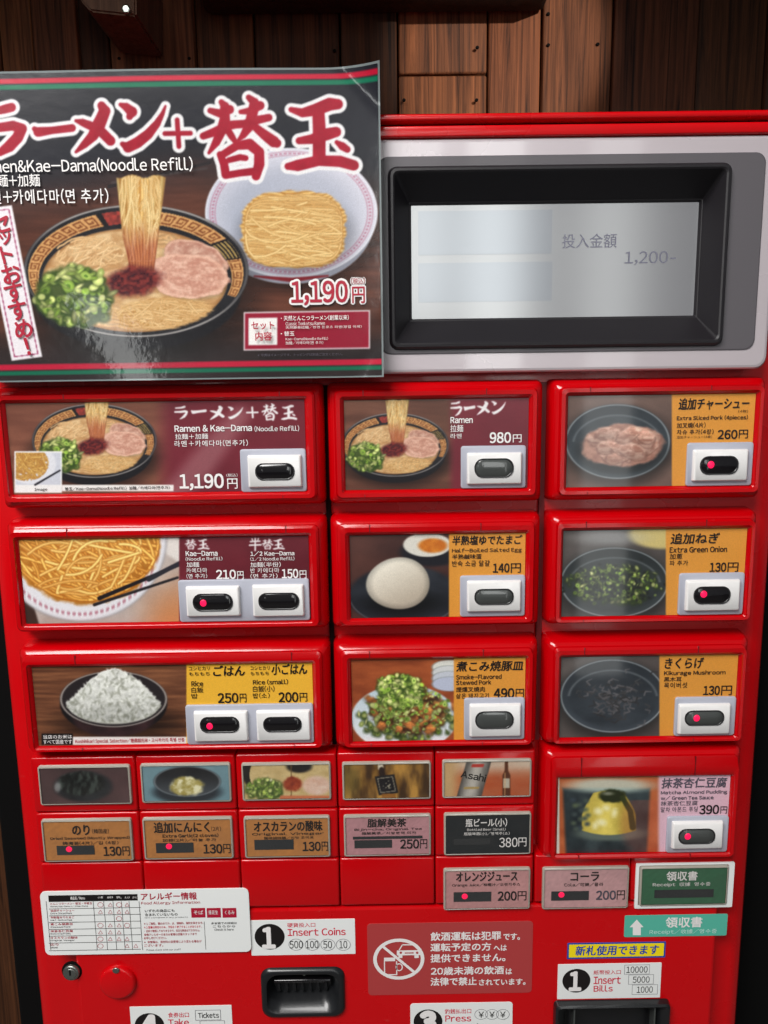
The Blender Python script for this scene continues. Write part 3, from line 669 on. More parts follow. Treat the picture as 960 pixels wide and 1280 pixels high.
def bowl_dark(pic, cx, cy, a, b, lo=(34, 40, 46), hi=(74, 84, 90)):
    u, v = pic.u, pic.v
    pic.mul(em(ell(u, v, cx, cy + 6, a * 1.08, b * 1.08), b, 9), .5)
    r = ell(u, v, cx, cy, a, b); pic.over(em(r, b, 1), tint(ss(cy - b, cy + b, v) * .7 + .3 * fbm(u / 20, v / 20, 4), lo, hi))
    pic.over(np.exp(-((r - .975) / .016) ** 2) * .75, (176, 182, 184)); ri = ell(u, v, cx, cy + b * .08, a * .84, b * .78)
    pic.over(em(ri, b, 3) * .8, tint(fbm(u / 30, v / 12, 14), lo, np.array(hi) * .9)); pic.over(np.exp(-((ri - 1) / .03) ** 2) * .35 * (v < cy), (170, 176, 178))
def pC(pic):
    pic.c[:] = tint(fbm(pic.u / 60, pic.v / 30, 3), (84, 66, 60), (132, 104, 92)); u, v = pic.u, pic.v
    bowl_dark(pic, 772, 552, 66, 47)
    rg = np.random.default_rng(8)
    heap = ell(u, v, 778, 557, 52, 26) + .3 * (fbm(u / 14, v / 14, 5) - .5); pic.mul(em(ell(u, v, 778, 566, 56, 26), 26, 8), .5); pic.over(em(heap, 26, 2), tint(fbm(u / 8, v / 5, 6), (140, 92, 78), (196, 150, 130)))
    for i in range(20):
        x, y = 778 + rg.uniform(-36, 34), 556 + rg.uniform(-16, 15); a, b, ro = rg.uniform(12, 21), rg.uniform(6, 11), rg.uniform(-.9, .9)
        r = ell(u, v, x, y, a, b, ro) + .35 * (fbm(u / 9, v / 9, 100 + i) - .5); k = rg.uniform(.92, 1.14); m = em(r, b, 2.5) * em(heap, 26, 3)
        f = fbm(u / 8 + 2 * fbm(u / 9, v / 9, i), v / 3.2, 40 + i, 4); sh = ss(-1.0, .9, (v - y) / b)
        pic.over(m * .95, np.minimum(tint(ss(.2, .8, f), (164, 112, 94), (226, 184, 164)) * k * (1.08 - .28 * sh)[..., None], 244))
        pic.over(em(heap, 26, 3) * np.exp(-((r - .97) / .09) ** 2) * .28 * (v < y), (236, 204, 186)); pic.over(em(heap, 26, 3) * np.exp(-((r - 1.06) / .10) ** 2) * .42 * (v > y), (104, 66, 56))
    pic.over(ss(839, 840.5, u), ORG)
BT = [('円', )]
panel('menu panel with a pile of sliced pork and orange price area', (*c3, *r1), (709, 493.5, 941, 607.5), pC, (858, 553, 940, 607),
      [((866, 562, 934, 601), (876, 571, 922, 592), (889, 581), False)],
      [('追加チャーシュー', (848, 497, 937, 512), 1, .03, .12), ('(4枚)', (923, 512, 935, 516), 1, 0), ('Extra Sliced Pork (4pieces)', (846, 519, 935, 526), 1, .03), ('加叉燒(4片)', (846, 528, 882, 535), 1, .014), ('차슈 추가(4장)', (846, 536.5, 892, 543), 1, .014), ('追加チャーシュー(4枚)', (846, 544.5, 890, 548), 1, .0),
       ('260', (897, 537, 922, 549), 1, .034), ('円', (923.5, 537, 935, 548), 1, .008)], (735, 884))
def pD(pic):
    u, v = pic.u, pic.v
    pic.c[:] = tint(fbm(u / 40, v / 40, 3), (150, 130, 120), (206, 196, 190))
    pic.over(ss(150, 215, u) * ss(700, 780, v + .3 * u - 60), (196, 130, 84)); pic.over(1 - ss(-3, 3, seg(u, v, [(196, 668, 14), (226, 690, 12)])), (222, 214, 208))
    pic.over(1 - ss(-2, 2, seg(u, v, [(40, 785, 10), (10, 720, 20)])), (60, 42, 36))
    r = ell(u, v, 100, 672, 108, 104); pic.over(em(r, 100, 1.2), (224, 222, 226)); pic.over(np.exp(-((r - .92) / .022) ** 2) * .6 * (np.sin(u * .9) > -.2), (150, 60, 80))
    pic.over(np.exp(-((r - 1.0) / .02) ** 2) * .5, (150, 146, 150))
    m = em(ell(u, v, 106, 676, 94, 80) + .10 * (fbm(u / 9, v / 9, 4) - .5), 80, 3); pic.over(m, tint(fbm(u / 14, v / 14, 97), (150, 90, 26), (214, 150, 66)))
    strands(pic, 230, 106, 674, 92, 76, .72, .28, 84, 1.7, (176, 96, 24), (255, 202, 104), 11, clip=m)
    strands(pic, 60, 96, 684, 80, 60, -.2, .5, 66, 1.7, (190, 110, 34), (255, 218, 130), 12, clip=m)
    pic.c = pic.c * 1.04
    sticks(pic, 124, 748, 224, 706, 2.6, (30, 26, 30)); sticks(pic, 118, 756, 222, 722, 2.0, (40, 36, 40)); sticks(pic, 186, 724, 232, 700, 3.2, (46, 44, 52))
    m = ss(223, 225, u); pic.over(m, tint(fbm(u / 60, v / 50, 9), (86, 26, 36), (124, 44, 54)))
    for x, ch, wd in ((231, '替', 15), (247, '玉', 15), (327, '替', 15), (341, '玉', 15)): brush_at(pic, ch, (x, 673.5, x + wd, 687), (236, 230, 230), .1)
    pic.over((1 - ss(-.5, .5, np.minimum.reduce([seg(u, v, [(313, 677, .9), (325, 676.5, .9)]), seg(u, v, [(312, 681.5, 1), (326, 681, 1)]), seg(u, v, [(319, 673, 1), (319, 688, 1)]), seg(u, v, [(315, 673.5, .8), (316, 676, .8)]), seg(u, v, [(323, 673, .8), (322, 676, .8)])]))), (236, 230, 230))
panel('menu panel with a bowl of noodles and chopsticks and two buttons for noodle refills', (*c1, *r2), (28, 672.5, 387, 777), pD, (224, 724, 387, 776),
      [((233, 733, 300, 770), (242, 743, 290, 763), (254, 754), False), ((316, 731, 380, 770), (324, 742, 373, 761), None, False)],
      [('Kae-Dama', (232, 688.5, 272, 695), 0, .03), ('(Noodle Refill)', (232, 696, 278, 701), 0, .01), ('加麺', (233, 702.5, 249, 709), 0, .01), ('카에다마', (233, 710, 259, 716), 0, .006), ('(면 추가)', (233, 717, 259, 723), 0, .006), ('210', (270, 712, 295, 724), 0, .034), ('円', (296.5, 714, 304.5, 724), 0, .008),
       ('1/2 Kae-Dama', (313, 688.5, 368, 695), 0, .03), ('(1/2 Noodle Refill)', (313, 696, 368, 701), 0, .008), ('加麺(半份)', (313, 702.5, 351, 709), 0, .008), ('반 카에다마', (313, 710, 349, 716), 0, .004), ('(면 추가)', (313, 717, 347, 723), 0, .004), ('150', (352, 711, 373, 723), 0, .034), ('円', (374.5, 713, 383, 723), 0, .008)], (90, 360))
def pE(pic):
    u, v = pic.u, pic.v
    pic.c[:] = tint(fbm(u / 50, v / 30, 3), (56, 34, 32), (98, 62, 54))
    pic.over(em(ell(u, v, 505, 745, 70, 38), 38, 3), tint(fbm(u / 40, v / 20, 5), (24, 26, 32), (54, 58, 66))); r = ell(u, v, 505, 745, 70, 38); pic.over(np.exp(-((r - .97) / .015) ** 2) * .5 * (v > 740), (120, 126, 134))
    pic.over(em(ell(u, v, 540, 690, 40, 18), 18, 3), (30, 30, 36)); pic.over(em(ell(u, v, 534, 681, 30, 15), 15, 1), (226, 222, 210)); pic.over(em(ell(u, v, 541, 682, 18, 9), 9, 2), tint(fbm(u / 8, v / 8, 3), (180, 84, 20), (232, 146, 50)))
    pic.mul(em(ell(u, v, 504, 752, 46, 16), 16, 8), .4)
    r = ell(u - 3 * ((v - 729) / 32), v, 500, 729, 40 - 3 * ((u - 500) / 40), 32, -.22); sh = np.clip(((u - 488) * .5 + (v - 716)) / 44, -1, 1)
    pic.over(em(r, 32, 1), tint(.82 - .42 * sh + .06 * fbm(u / 6, v / 6, 6), (150, 132, 112), (250, 243, 226)) * (1 - .22 * ss(.75, 1, r))[..., None])
    pic.over(ss(560.5, 561.8, u), ORG)
panel('menu panel with a peeled white egg and orange price area', (*c2, *r2), (438, 668, 656, 771), pE, (575, 719, 656, 770),
      [((584, 726, 651, 764), (594, 737, 641, 755), None, True)],
      [('半熟塩ゆでたまご', (565, 669, 653, 681), 1, .028, .12), ('Half-Boiled Salted Egg', (565, 685, 652, 691.5), 1, .02), ('半熟鹹味蛋', (565, 692.5, 602, 699), 1, .014), ('반숙 소금 달걀', (565, 700.5, 612, 708), 1, .014), ('140', (616, 704, 637, 716), 1, .034), ('円', (638.5, 704, 651, 716), 1, .008)], (463, 600))
def pF(pic):
    u, v = pic.u, pic.v
    pic.c[:] = tint(fbm(u / 50, v / 30, 3), (60, 54, 52), (104, 96, 92)); pic.over(em(ell(u, v, 830, 668, 44, 18), 18, 3), (210, 190, 120))
    pic.over(em(ell(u, v, 762, 672, 40, 9), 9, 6) * .5, (180, 184, 184))
    bowl_dark(pic, 768, 728, 68, 44, (26, 32, 34), (58, 66, 68)); onions(pic, 768, 730, 54, 24, 130, 3.4, 5, .66, True)
    rg = np.random.default_rng(6)
    for i in range(120): spot(pic, 768 + rg.normal(0, 26), 730 + rg.normal(0, 11), 2.2, 1.6, rg.uniform(0, 3), (20, 26, 20), 1)
    onions(pic, 768, 730, 50, 20, 40, 3.0, 15, .95, False); pic.over(ss(831.5, 833, u), ORG)
panel('menu panel with chopped green onion in a dark bowl', (*c3, *r2), (703, 662, 930.5, 769), pF, (848, 716, 929, 768),
      [((857, 725, 924, 763), (868, 734, 912, 754), (880, 743), False)],
      [('追加ねぎ', (838, 666, 900, 680), 1, .03, .12), ('Extra Green Onion', (837, 683, 909, 690.5), 1, .03), ('加蔥', (837, 692, 853, 699), 1, .012), ('파 추가', (837, 700.5, 860, 707), 1, .012), ('130', (887, 703, 908, 715), 1, .034), ('円', (909.5, 703, 923, 715), 1, .008)], (730, 878))
def pG(pic):
    u, v = pic.u, pic.v; woodbg(pic, (72, 40, 28), (156, 100, 66), 50, 3.5, 7)
    pic.mul(em(ell(u, v, 150, 905, 76, 22), 22, 12), .4)
    pic.over(em(ell(u, v, 142, 880, 67, 38) , 38, 1) , (22, 18, 20)); pic.over(em(ell(u, v, 142, 897, 52, 24), 24, 2), tint(fbm(u / 20, v / 10, 3), (26, 18, 20), (66, 42, 44)))
    r = ell(u, v, 142, 874, 67, 35); pic.over(em(r, 35, 1), (40, 34, 36)); pic.over(np.exp(-((r - .98) / .02) ** 2) * .8, (186, 176, 168))
    rg = np.random.default_rng(4)
    top = 836 + 44 * np.abs((u - 142) / 57) ** 1.7 + 7 * (fbm(u / 7, v / 9, 41) - .5); bot = 878 + 27 * np.sqrt(np.clip(1 - ((u - 142) / 59) ** 2, 0, 1))
    m = ss(-1, 1, v - top) * (1 - ss(-1.5, 1.5, v - bot)) * (np.abs(u - 142) < 58); shade = ss(835, 908, v + .12 * (u - 142))
    pic.over(m, tint(1 - .55 * shade, (150, 152, 136), (250, 250, 244)))
    for i in range(1500):
        t = rg.uniform(-1, 1); tp = 837 + 44 * abs(t) ** 1.7; bt = 876 + 25 * math.sqrt(max(0, 1 - t * t)); y = tp + (bt - tp) * rg.uniform(0, 1); k = rg.uniform(.84, 1.03) * (1.0 - .22 * max(0, (y - 868) / 36))
        if rg.uniform() < .3: spot(pic, 142 + 56 * t + .6, y + 1.1, 2.6, .9, rg.uniform(0, 3.1), np.array((196, 198, 180)) * k * .86, 1.6)
        else: spot(pic, 142 + 56 * t, y, 2.9, 1.3, rg.uniform(0, 3.1), np.minimum(np.array((250, 251, 243)) * k, 255), 1.4)
    pic.box(52, 917, 91, 931, (22, 18, 18)); pic.box(91, 921, 235, 931, (236, 230, 226)); pic.over(ss(232.5, 233.5, u), YEL)
panel('menu panel with a bowl of white rice and two buttons, yellow price area', (*c1, *r3), (44, 831.5, 391.5, 929.5), pG, (233, 880, 392, 929),
      [((243, 889, 310, 926), (251, 897, 298, 915), (262, 908), False), ((321, 888, 388, 925), (330, 897, 376, 914), None, False)],
      [('コシヒカリ', (236, 833, 262, 838), 1, .012), ('もちもち', (236, 840, 262, 844.5), 1, .012), ('ごはん', (266, 831.5, 306, 845), 1, .03, .12), ('Rice', (239, 851, 254, 858), 1, .03), ('白飯', (239, 859, 254, 866), 1, .01), ('밥', (239, 867, 247, 873), 1, .01), ('250', (272, 866, 298, 879), 1, .034), ('円', (299.5, 867, 308, 878), 1, .008),
       ('コシヒカリ', (313, 832.5, 337, 837.5), 1, .012), ('もちもち', (313, 839.5, 336, 844), 1, .012), ('小ごはん', (339, 829.5, 384, 843.5), 1, .03, .12), ('Rice (small)', (316, 849, 360, 856), 1, .03), ('白飯(小)', (316, 857, 343, 865), 1, .01), ('밥(소)', (316, 866, 337, 873), 1, .01), ('200', (348, 865, 373, 878), 1, .034), ('円', (374.5, 866, 384, 877), 1, .008),
       ('当店のお米は', (54, 918.5, 90, 923.5), 0, .005), ('すべて国産です', (54, 924.5, 90, 930), 0, .005), ('Koshihikari Special Selection／厳選越光米・고시히카리 특별 선정', (94, 923, 230, 929), 3, .012)], (100, 367))
def pH(pic):
    u, v = pic.u, pic.v; woodbg(pic, (120, 52, 28), (186, 96, 52), 30, 8, 7)
    for k in range(4): pic.over(em(ell(u, v, 562, 834 + 7 * k, 22, 9), 9, 1), (226 - 12 * k, 226 - 10 * k, 216)); pic.over(np.exp(-((ell(u, v, 562, 834 + 7 * k, 22, 9) - 1) / .05) ** 2) * .5, (110, 120, 116))
    pic.over(em(ell(u, v, 505, 898, 66, 42), 42, 1.2), tint(ss(850, 930, v), (196, 214, 222), (226, 232, 236)))
    rg = np.random.default_rng(12)
    onions(pic, 508, 897, 55, 29, 150, 3.8, 31, .85)
    heap = ell(u, v, 512, 890, 46, 27) + .5 * (fbm(u / 9, v / 8, 5) - .5); f = fbm(u / 7, v / 5, 15, 5)
    pic.over(em(heap, 27, 3) * .9, tint(ss(.28, .8, f), (50, 26, 14), (186, 118, 66)))
    for i in range(46):
        x, y = 511 + rg.normal(0, 22), 891 + rg.normal(0, 12); c = np.array((158, 96, 50)) * rg.uniform(.55, 1.25); a, b, ro = rg.uniform(4, 10), rg.uniform(2.5, 6), rg.uniform(-1, 1)
        sel = local(pic, x - 14, y - 14, x + 14, y + 14); uu, vv = u[sel], v[sel]; r = ell(uu, vv, x, y, a, b, ro) + .7 * (fbm(uu / 4, vv / 4, 200 + i) - .5); m_ = em(r, b, 2.0); m0 = em(ell(uu, vv, x + .8, y + 2.2, a * 1.1, b * 1.1, ro), b, 4) * .6
        pic.c[sel] = pic.c[sel] * (1 - m0[:, None]) + np.array((40, 20, 10)) * m0[:, None]
        g_ = fbm(uu / 3, vv / 2.5, 300 + i); cc = np.clip(c[None] * (.65 + .7 * g_[:, None]) * (1.2 - .3 * (vv - y)[:, None] / b), 0, 245); pic.c[sel] = pic.c[sel] * (1 - m_[:, None]) + cc * m_[:, None]
    onions(pic, 512, 888, 48, 30, 110, 3.2, 35, 1.0, False)
    onions(pic, 499, 864, 28, 20, 150, 4.2, 33, 1.1); onions(pic, 498, 884, 30, 14, 40, 3.8, 34, 1.05, False); pic.over(ss(566.5, 568, u), ORG)
panel('menu panel with stewed pork under chopped onion on a white plate', (*c2, *r3), (440, 823.5, 656, 925), pH, (580, 872, 655.5, 924),
      [((587, 880, 651, 920), (595, 890, 641, 910), None, True)],
      [('煮こみ焼豚皿', (570, 826, 654, 839), 1, .03, .12), ('Smoke-Flavored', (570, 843, 627, 849), 1, .03), ('Stewed Pork', (570, 850, 614, 856), 1, .03), ('煙燻叉燒肉', (570, 858.5, 606, 865), 1, .014), ('삶은 돼지고기', (570, 866.5, 611, 873), 1, .012), ('490', (617, 860, 643, 873), 1, .034), ('円', (644.5, 861, 655, 872), 1, .008)], (463, 603))
def pI(pic):
    u, v = pic.u, pic.v; pic.c[:] = tint(fbm(u / 50, v / 30, 3), (70, 62, 60), (104, 96, 92))
    bowl_dark(pic, 766, 870, 66, 46, (30, 36, 42), (66, 74, 82)); rg = np.random.default_rng(3)
    for i in range(110):
        x, y = 768 + rg.normal(0, 22), 872 + rg.normal(0, 11); a = rg.uniform(0, 6.28); L = rg.uniform(5, 10); k = rg.uniform(.5, 1.3)
        pts = [(x, y, .9), (x + L * math.cos(a), y + .6 * L * math.sin(a), .8), (x + L * 1.4 * math.cos(a + .7), y + .9 * L * math.sin(a + .7), .5)]
        sel = local(pic, x - 16, y - 16, x + 16, y + 16); m = 1 - ss(-.7, .7, seg(u[sel], v[sel], pts)); pic.c[sel] = pic.c[sel] * (1 - m[:, None]) + np.array((78, 76, 78)) * k * m[:, None]
    pic.over(ss(823.5, 825, u), ORG)
panel('menu panel with dark wood ear mushroom in a dark bowl', (*c3, *r3), (700.5, 820, 919.5, 920), pI, (843, 871, 918.5, 919),
      [((848, 880, 912, 917), (857, 889, 904, 906), (871, 898), True)],
      [('きくらげ', (831, 822, 880, 836), 1, .028, .12), ('Kikurage Mushroom', (830, 838, 907, 845), 1, .03), ('黑木耳', (830, 846, 852, 852), 1, .012), ('목이버섯', (830, 853, 859, 860), 1, .012), ('130', (879, 857, 900, 869), 1, .034), ('円', (901.5, 857, 915, 869), 1, .008)], (728, 868))
def pJ(pic):
    u, v = pic.u, pic.v; pic.c[:] = tint(fbm(u / 30, v / 20, 3), (150, 66, 30), (214, 122, 74))
    m = em(ell(u, v, 760, 1035, 50, 42), 42, 6); pic.over(1 - ss(-3, 3, np.maximum(np.abs(u - 758) - 54 + (v - 1000) * .05, -(v - 985))), tint(fbm(u / 20, v / 20, 5), (22, 28, 32), (70, 84, 86)))
    pic.over(em(ell(u, v, 762, 982, 52, 9), 9, 4) * .8, (196, 214, 200))
    pic.over(em(ell(u, v, 762, 1042, 42, 9), 9, 3), (96, 108, 100)); hw = 17 + 17 * ss(984, 1022, v) ** .8; x = (u - 761) / hw
    bd = np.maximum(np.abs(x), np.maximum((988 + 3 * x * x - v) / 20 + 1, (v - 1044 + 6 * x * x) / 20 + 1)); f = fbm(u / 8, v / 8, 6)
    facet = .5 + .5 * np.cos(x * 7); sh = np.clip(.86 - .5 * np.abs(x + .2) ** 1.5 + .14 * facet + .25 * (f - .5), 0, 1)
    pic.over(1 - ss(.95, 1.03, bd), tint(sh, (120, 98, 22), (240, 218, 104)))
    for hx, hy, ha, hb in ((748, 1014, 5, 4), (758, 1010, 4, 3), (752, 1028, 6, 4), (768, 1016, 3, 5), (744, 1032, 3, 4)): spot(pic, hx, hy, ha, hb, .2, (252, 244, 188), 4)
    pic.over(em(ell(u, v, 765, 995, 17, 8.5) + .3 * (fbm(u / 6, v / 6, 2) - .5), 8.5, 2), (36, 42, 18)); pic.over(1 - ss(-1, 1, seg(u, v, [(778, 997, 3), (788, 1014, 3.5), (791, 1034, 4)])), (48, 56, 22)); pic.over(em(ell(u, v, 760, 992, 6, 2), 2, 2) * .6, (196, 196, 180))
    for k in range(14): spot(pic, 716 + (k * 37) % 22, 1000 + (k * 23) % 40, 3, 2.4, 0, (58 + 9 * (k % 5), 70 + 9 * (k % 5), 78), 3)
    pic.over(em(ell(u, v, 806, 1030, 30, 40), 40, 10) * .25 * (v > 1000), (200, 90, 70)); pic.over(ss(820, 826, u), PNK); pic.over(1 - ss(698.5, 700, u), (236, 226, 214))
panel('menu panel with yellow pudding in green tea sauce and pink price area', (*c3, *r4), (697, 970.5, 910, 1065), pJ, (833, 1020, 909.5, 1064.5),
      [((840, 1027, 903, 1060), (849, 1037, 893, 1054), (860, 1046), True)],
      [('抹茶杏仁豆腐', (827, 972, 909, 985), 2, .024, .1), ('Matcha Almond Pudding', (826, 988, 909, 993.5), 2, .03), ('w/ Green Tea Sauce', (826, 994.5, 892, 1000), 2, .03), ('抹茶杏仁豆腐', (826, 1001, 872, 1007), 2, .006), ('말차 아몬드 푸딩', (826, 1008.5, 872, 1015), 2, .006), ('390', (874, 1006, 899, 1018), 1, .034), ('円', (900.5, 1008, 909, 1017), 1, .006)], (724, 864))

bm = bmesh.new(); slab(bm, (c1[1] - .0006, c2[0] + .0006, r3[0] - .002, r1[1] - .002), .0222, .0150, .0004, .0002); obj('gap_shade', bm, DARK, mac)  # near-black strip standing in for deep shade between the columns
bm = bmesh.new(); slab(bm, (c2[1] + .0004, c3[0] - .0004, r3[0] - .002, r1[1] - .002), .0222, .0178, .0004, .0002); obj('gap_shade', bm, SEAM, mac)  # dark red strip, shade of the second gap put in as colour
# ---- small cells: picture windows, label buttons, blanks
CX = [-.3178, -.2236, -.1339, -.0426, .0456, .1368]
YC = .0038
def cell(name, R, label=None):
    bm = bmesh.new(); g = .0006
    prof(bm, off(R, -g), [(0, .0014, .0225), (0, .0014, .0062), (-.0006, .0014, .0052), (-.0018, .001, .0048)], True, False, 0, 3)
    return obj(name, bm, REDP, mac, 40, label)
def cap(par, R, paint, mtl=CELLPRINT, step=.0005, edge=None):
    """clear cap over a printed slip: slip, then a bevelled clear edge round it"""
    make_print('printed_slip', off(R, -.0009), .0030, paint, mtl, par, step)
    bm = bmesh.new(); loft(bm, [ring(*off(R, .0006), .0022, .0049), ring(*off(R, .0003), .002, .0026), ring(*off(R, -.0006), .0016, .0021), ring(*off(R, -.0010), .0012, .0023), ring(*off(R, -.0012), .001, .0020)], False, True, 0, [0, 0, 0, 0, 1])
    obj('clear_cap', bm, [edge or CLEAR, PANE], par, 30)
ZR = [1.132, 1.078, 1.0282, .979]
def sq(a, b, c, d): return (a, c, b, d)
def q_nori(p):
    u, v = p.u, p.v; p.c[:] = tint(fbm(u / 40, v / 30, 2), (66, 46, 48), (96, 70, 70)); p.over(em(ell(u, v, 104, 983, 36, 19), 19, 3), tint(fbm(u / 30, v / 8, 3), (18, 20, 24), (50, 54, 58)))
    p.over(em(ell(u, v, 102, 979, 29, 15) + .2 * (fbm(u / 6, v / 6, 4) - .5), 15, 2), tint(ss(.35, .8, fbm(u / 5, v / 9, 5)), (10, 14, 14), (62, 70, 66))); p.over(em(ell(u, v, 72, 984, 4, 6), 4, 2) * .6, (190, 190, 190))
def q_garlic(p):
    u, v = p.u, p.v; p.c[:] = tint(fbm(u / 40, v / 30, 2), (104, 138, 150), (140, 172, 180)); p.over(em(ell(u, v, 234, 990, 42, 14), 14, 3), (40, 48, 56)); r = ell(u, v, 234, 977, 42, 19); p.over(em(r, 19, 1), tint(ss(962, 994, v), (26, 28, 32), (70, 76, 82))); p.over(np.exp(-((r - .97) / .03) ** 2) * .6, (150, 160, 166))
    f = fbm(u / 5, v / 4, 5); p.over(em(ell(u, v, 233, 983, 21, 12) + .3 * (fbm(u / 7, v / 6, 3) - .5), 12, 2), tint(ss(.25, .75, f), (176, 160, 84), (250, 244, 200)))
def q_oscar(p):
    u, v = p.u, p.v; p.c[:] = tint(fbm(u / 12, v / 7, 2), (196, 164, 104), (240, 216, 160)); p.over(em(ell(u, v, 328, 962, 26, 30), 26, 2) * (ell(u, v, 336, 968, 24, 26) > 1), (26, 22, 20)); p.over(em(ell(u, v, 374, 958, 16, 8), 8, 2), (30, 28, 28)); p.over((np.abs(u - 364) < .8) * .8, (110, 84, 50))
    onions(p, 330, 985, 22, 12, 70, 3.0, 9, 1.15); f = fbm(u / 5, v / 5, 7); p.over(em(ell(u, v, 366, 980, 12, 9) + .3 * (f - .5), 9, 2), tint(f, (110, 30, 18), (200, 90, 50))); p.over(em(ell(u, v, 396, 982, 18, 12), 12, 3), tint(fbm(u / 7, v / 4, 8), (226, 176, 150), (246, 222, 206)))
    p.over(ss(993, 996, v) * (u > 350), (214, 120, 80))
def q_tea(p):
    u, v = p.u, p.v; f = fbm(u / 14, v / 40, 2); p.c[:] = tint(ss(.3, .75, f), (66, 40, 12), (206, 152, 66)); p.over(em(ell(u, v, 438, 975, 12, 20), 12, 8) * .5, (60, 60, 30))
    p.over(1 - ss(-1, 1, seg(u, v, [(475, 953, 3), (476, 960, 3.6)])), (226, 214, 190)); p.over(1 - ss(-1, 1, seg(u, v, [(477, 962, 3.2), (478, 968, 3.6)])), (40, 22, 14)); 
    x = (u - 483) + (v - 980) * -.22; y = v - 981 + (u - 483) * .12
    p.over(1 - ss(-.8, .8, np.maximum(np.abs(x) - 12.5, np.abs(y) - 12)), (22, 20, 24)); d = np.maximum(np.abs(x) - 9.5, np.abs(y) - 9); p.over((np.abs(d) < .6) * .7, (196, 186, 160)); p.over((np.maximum(np.abs(x) - 5, np.abs(y) - 5) < 0) * (noise(u / 1.8, v / 1.8, 9) > .6) * .8, (190, 184, 160)); p.over((v > 992) * (np.abs(u - 486) < 9) * .8, (150, 92, 30))
def q_beer(p):
    u, v = p.u, p.v; p.c[:] = tint(ss(955, 975, v) * .8 + .2 * fbm(u / 20, v / 9, 2), (226, 206, 184), (190, 84, 40)); p.over(1 - ss(560, 585, u), (212, 172, 120)); 
    x = (u - 593) + (v - 972) * .28; p.over(1 - ss(15, 16, np.abs(x)), tint(np.clip(.5 + .5 * np.cos(x / 15 * 2.4), 0, 1) * .8 + .2 * fbm(u / 4, v / 12, 3), (52, 48, 46), (212, 206, 196))); p.over((1 - ss(9, 10, np.abs(x))) * (np.abs(v - 985) < 1.2), (180, 150, 90)); p.over((1 - ss(7, 8, np.abs(x))) * (np.abs(v - 957) < 2), (196, 60, 50))
    b = np.minimum(seg(u, v, [(633, 950, 2), (633, 963, 2.2), (633, 970, 5), (633, 1000, 5)]), 99); p.over(1 - ss(-.7, .7, b), (92, 44, 18)); p.box(629, 973, 637, 985, (206, 196, 176)); p.over((np.abs(u - 631) < .7) * (v > 966) * (v < 995) * .7, (230, 180, 130))
cells = [(q_nori, (49.5, 957.5, 163, 1005)), (q_garlic, (177, 955, 288, 1002)), (q_oscar, (303, 954, 413, 999.5)), (q_tea, (428.5, 953, 538, 998.5)), (q_beer, (553.5, 950, 663.5, 996))]
for i, (fn, bx) in enumerate(cells):
    c = cell('picture_window', (CX[i], CX[i + 1], ZR[1], ZR[0])); cap(c, RP(*bx, .003), fn)
    if i == 4:
        t = Text(); t.at('Asahi', 592, 970, .0085, -.22, .0028, 1, .03); t.build('lettering', TM, c)
OR2, PK2, BK2 = (190, 126, 68), (196, 142, 148), (28, 34, 38)
def lab(bg):
    def f(p): p.c[:] = tint(fbm(p.u / 50, p.v / 30, 2), np.array(bg) * .95, np.array(bg) * 1.05)
    return f
def label_button(R, bx, bg, sens, led, texts, grey_edge=None, cellname='label_button'):
    c = cell(cellname, R); cap(c, RP(*bx, .003), lab(bg), CELLPRINT, .002, grey_edge)
    t = Text()
    for tx in texts: t.put(tx[0], tx[1], .0026, *tx[2:])
    t.build('lettering', TM, c)
    bm = bmesh.new(); quad(bm, RP(*sens, .0026), .0026)
    if sens[0] == 443: quad(bm, RP(441, 1045.2, 528, 1048.6, .0026), .0026)
    obj('sensor_window', bm, SENS, c)
    if led:
        x, z = P(led[0], led[1], .002); bm = bmesh.new(); disc(bm, x, z, .0028, .0028, .0028, .0022, n=16, bev=.0002); obj('indicator_light', bm, LED, c, 60)
zl = (ZR[2], ZR[1])
def en(x0, y0, x1): return [('円', (x0, y0, x1, y0 + 11.5), 1, .006)]
label_button((CX[0], CX[1], *zl), (54, 1024.5, 165, 1076), OR2, (71, 1057, 118, 1068.5), (86, 1062), [('のり', (90, 1031, 112, 1044), 1, .03), ('(韓国産)', (115, 1036, 136, 1042), 1, .0), ('Dried Seaweed (Mostly Wrapped)', (63, 1045.5, 162, 1050), 1, .02), ('烤海苔(4片)／김 (4장)', (78, 1051.5, 148, 1056), 1, .016), ('130', (129, 1058, 152, 1070), 1, .034)] + en(153, 1058, 162))
label_button((CX[1], CX[2], *zl), (180, 1022.5, 290.5, 1073), OR2, (195, 1053.5, 242, 1066), (211, 1058.5), [('追加にんにく', (192, 1027, 262, 1041), 1, .03), ('(2片)', (264, 1033, 276, 1039), 1, 0), ('Extra Garlic(2 cloves)', (203, 1042, 273, 1047), 1, .03), ('加蒜(2片)／마늘 추가', (203, 1048, 270, 1052), 1, .014), ('130', (254, 1055, 278, 1067), 1, .034)] + en(279, 1055, 288))
label_button((CX[2], CX[3], *zl), (306, 1021, 412, 1071), OR2, (318, 1049.5, 367, 1062), None, [('オスカランの酸味', (317, 1026, 403, 1039.5), 1, .03), ("Original Vinegar", (315, 1040.5, 405, 1044.5), 1, .016), ('酸味調味醋／신맛 조미료', (330, 1045.5, 392, 1048.8), 1, .01), ('130', (378, 1052, 401, 1064), 1, .034)] + en(402, 1052, 410))
label_button((CX[3], CX[4], *zl), (430.5, 1019, 538, 1069), PK2, (443, 1050, 490, 1060), None, [('脂解美茶', (459, 1023, 508, 1034), 1, .034), ('Bijin-cha, Original Tea', (443, 1035, 527, 1038.6), 1, .016), ('脂解美茶／지방분해 미차', (452, 1039.5, 520, 1043), 1, .012), ('250', (500, 1049, 524, 1061), 1, .034)] + en(525, 1049, 534))
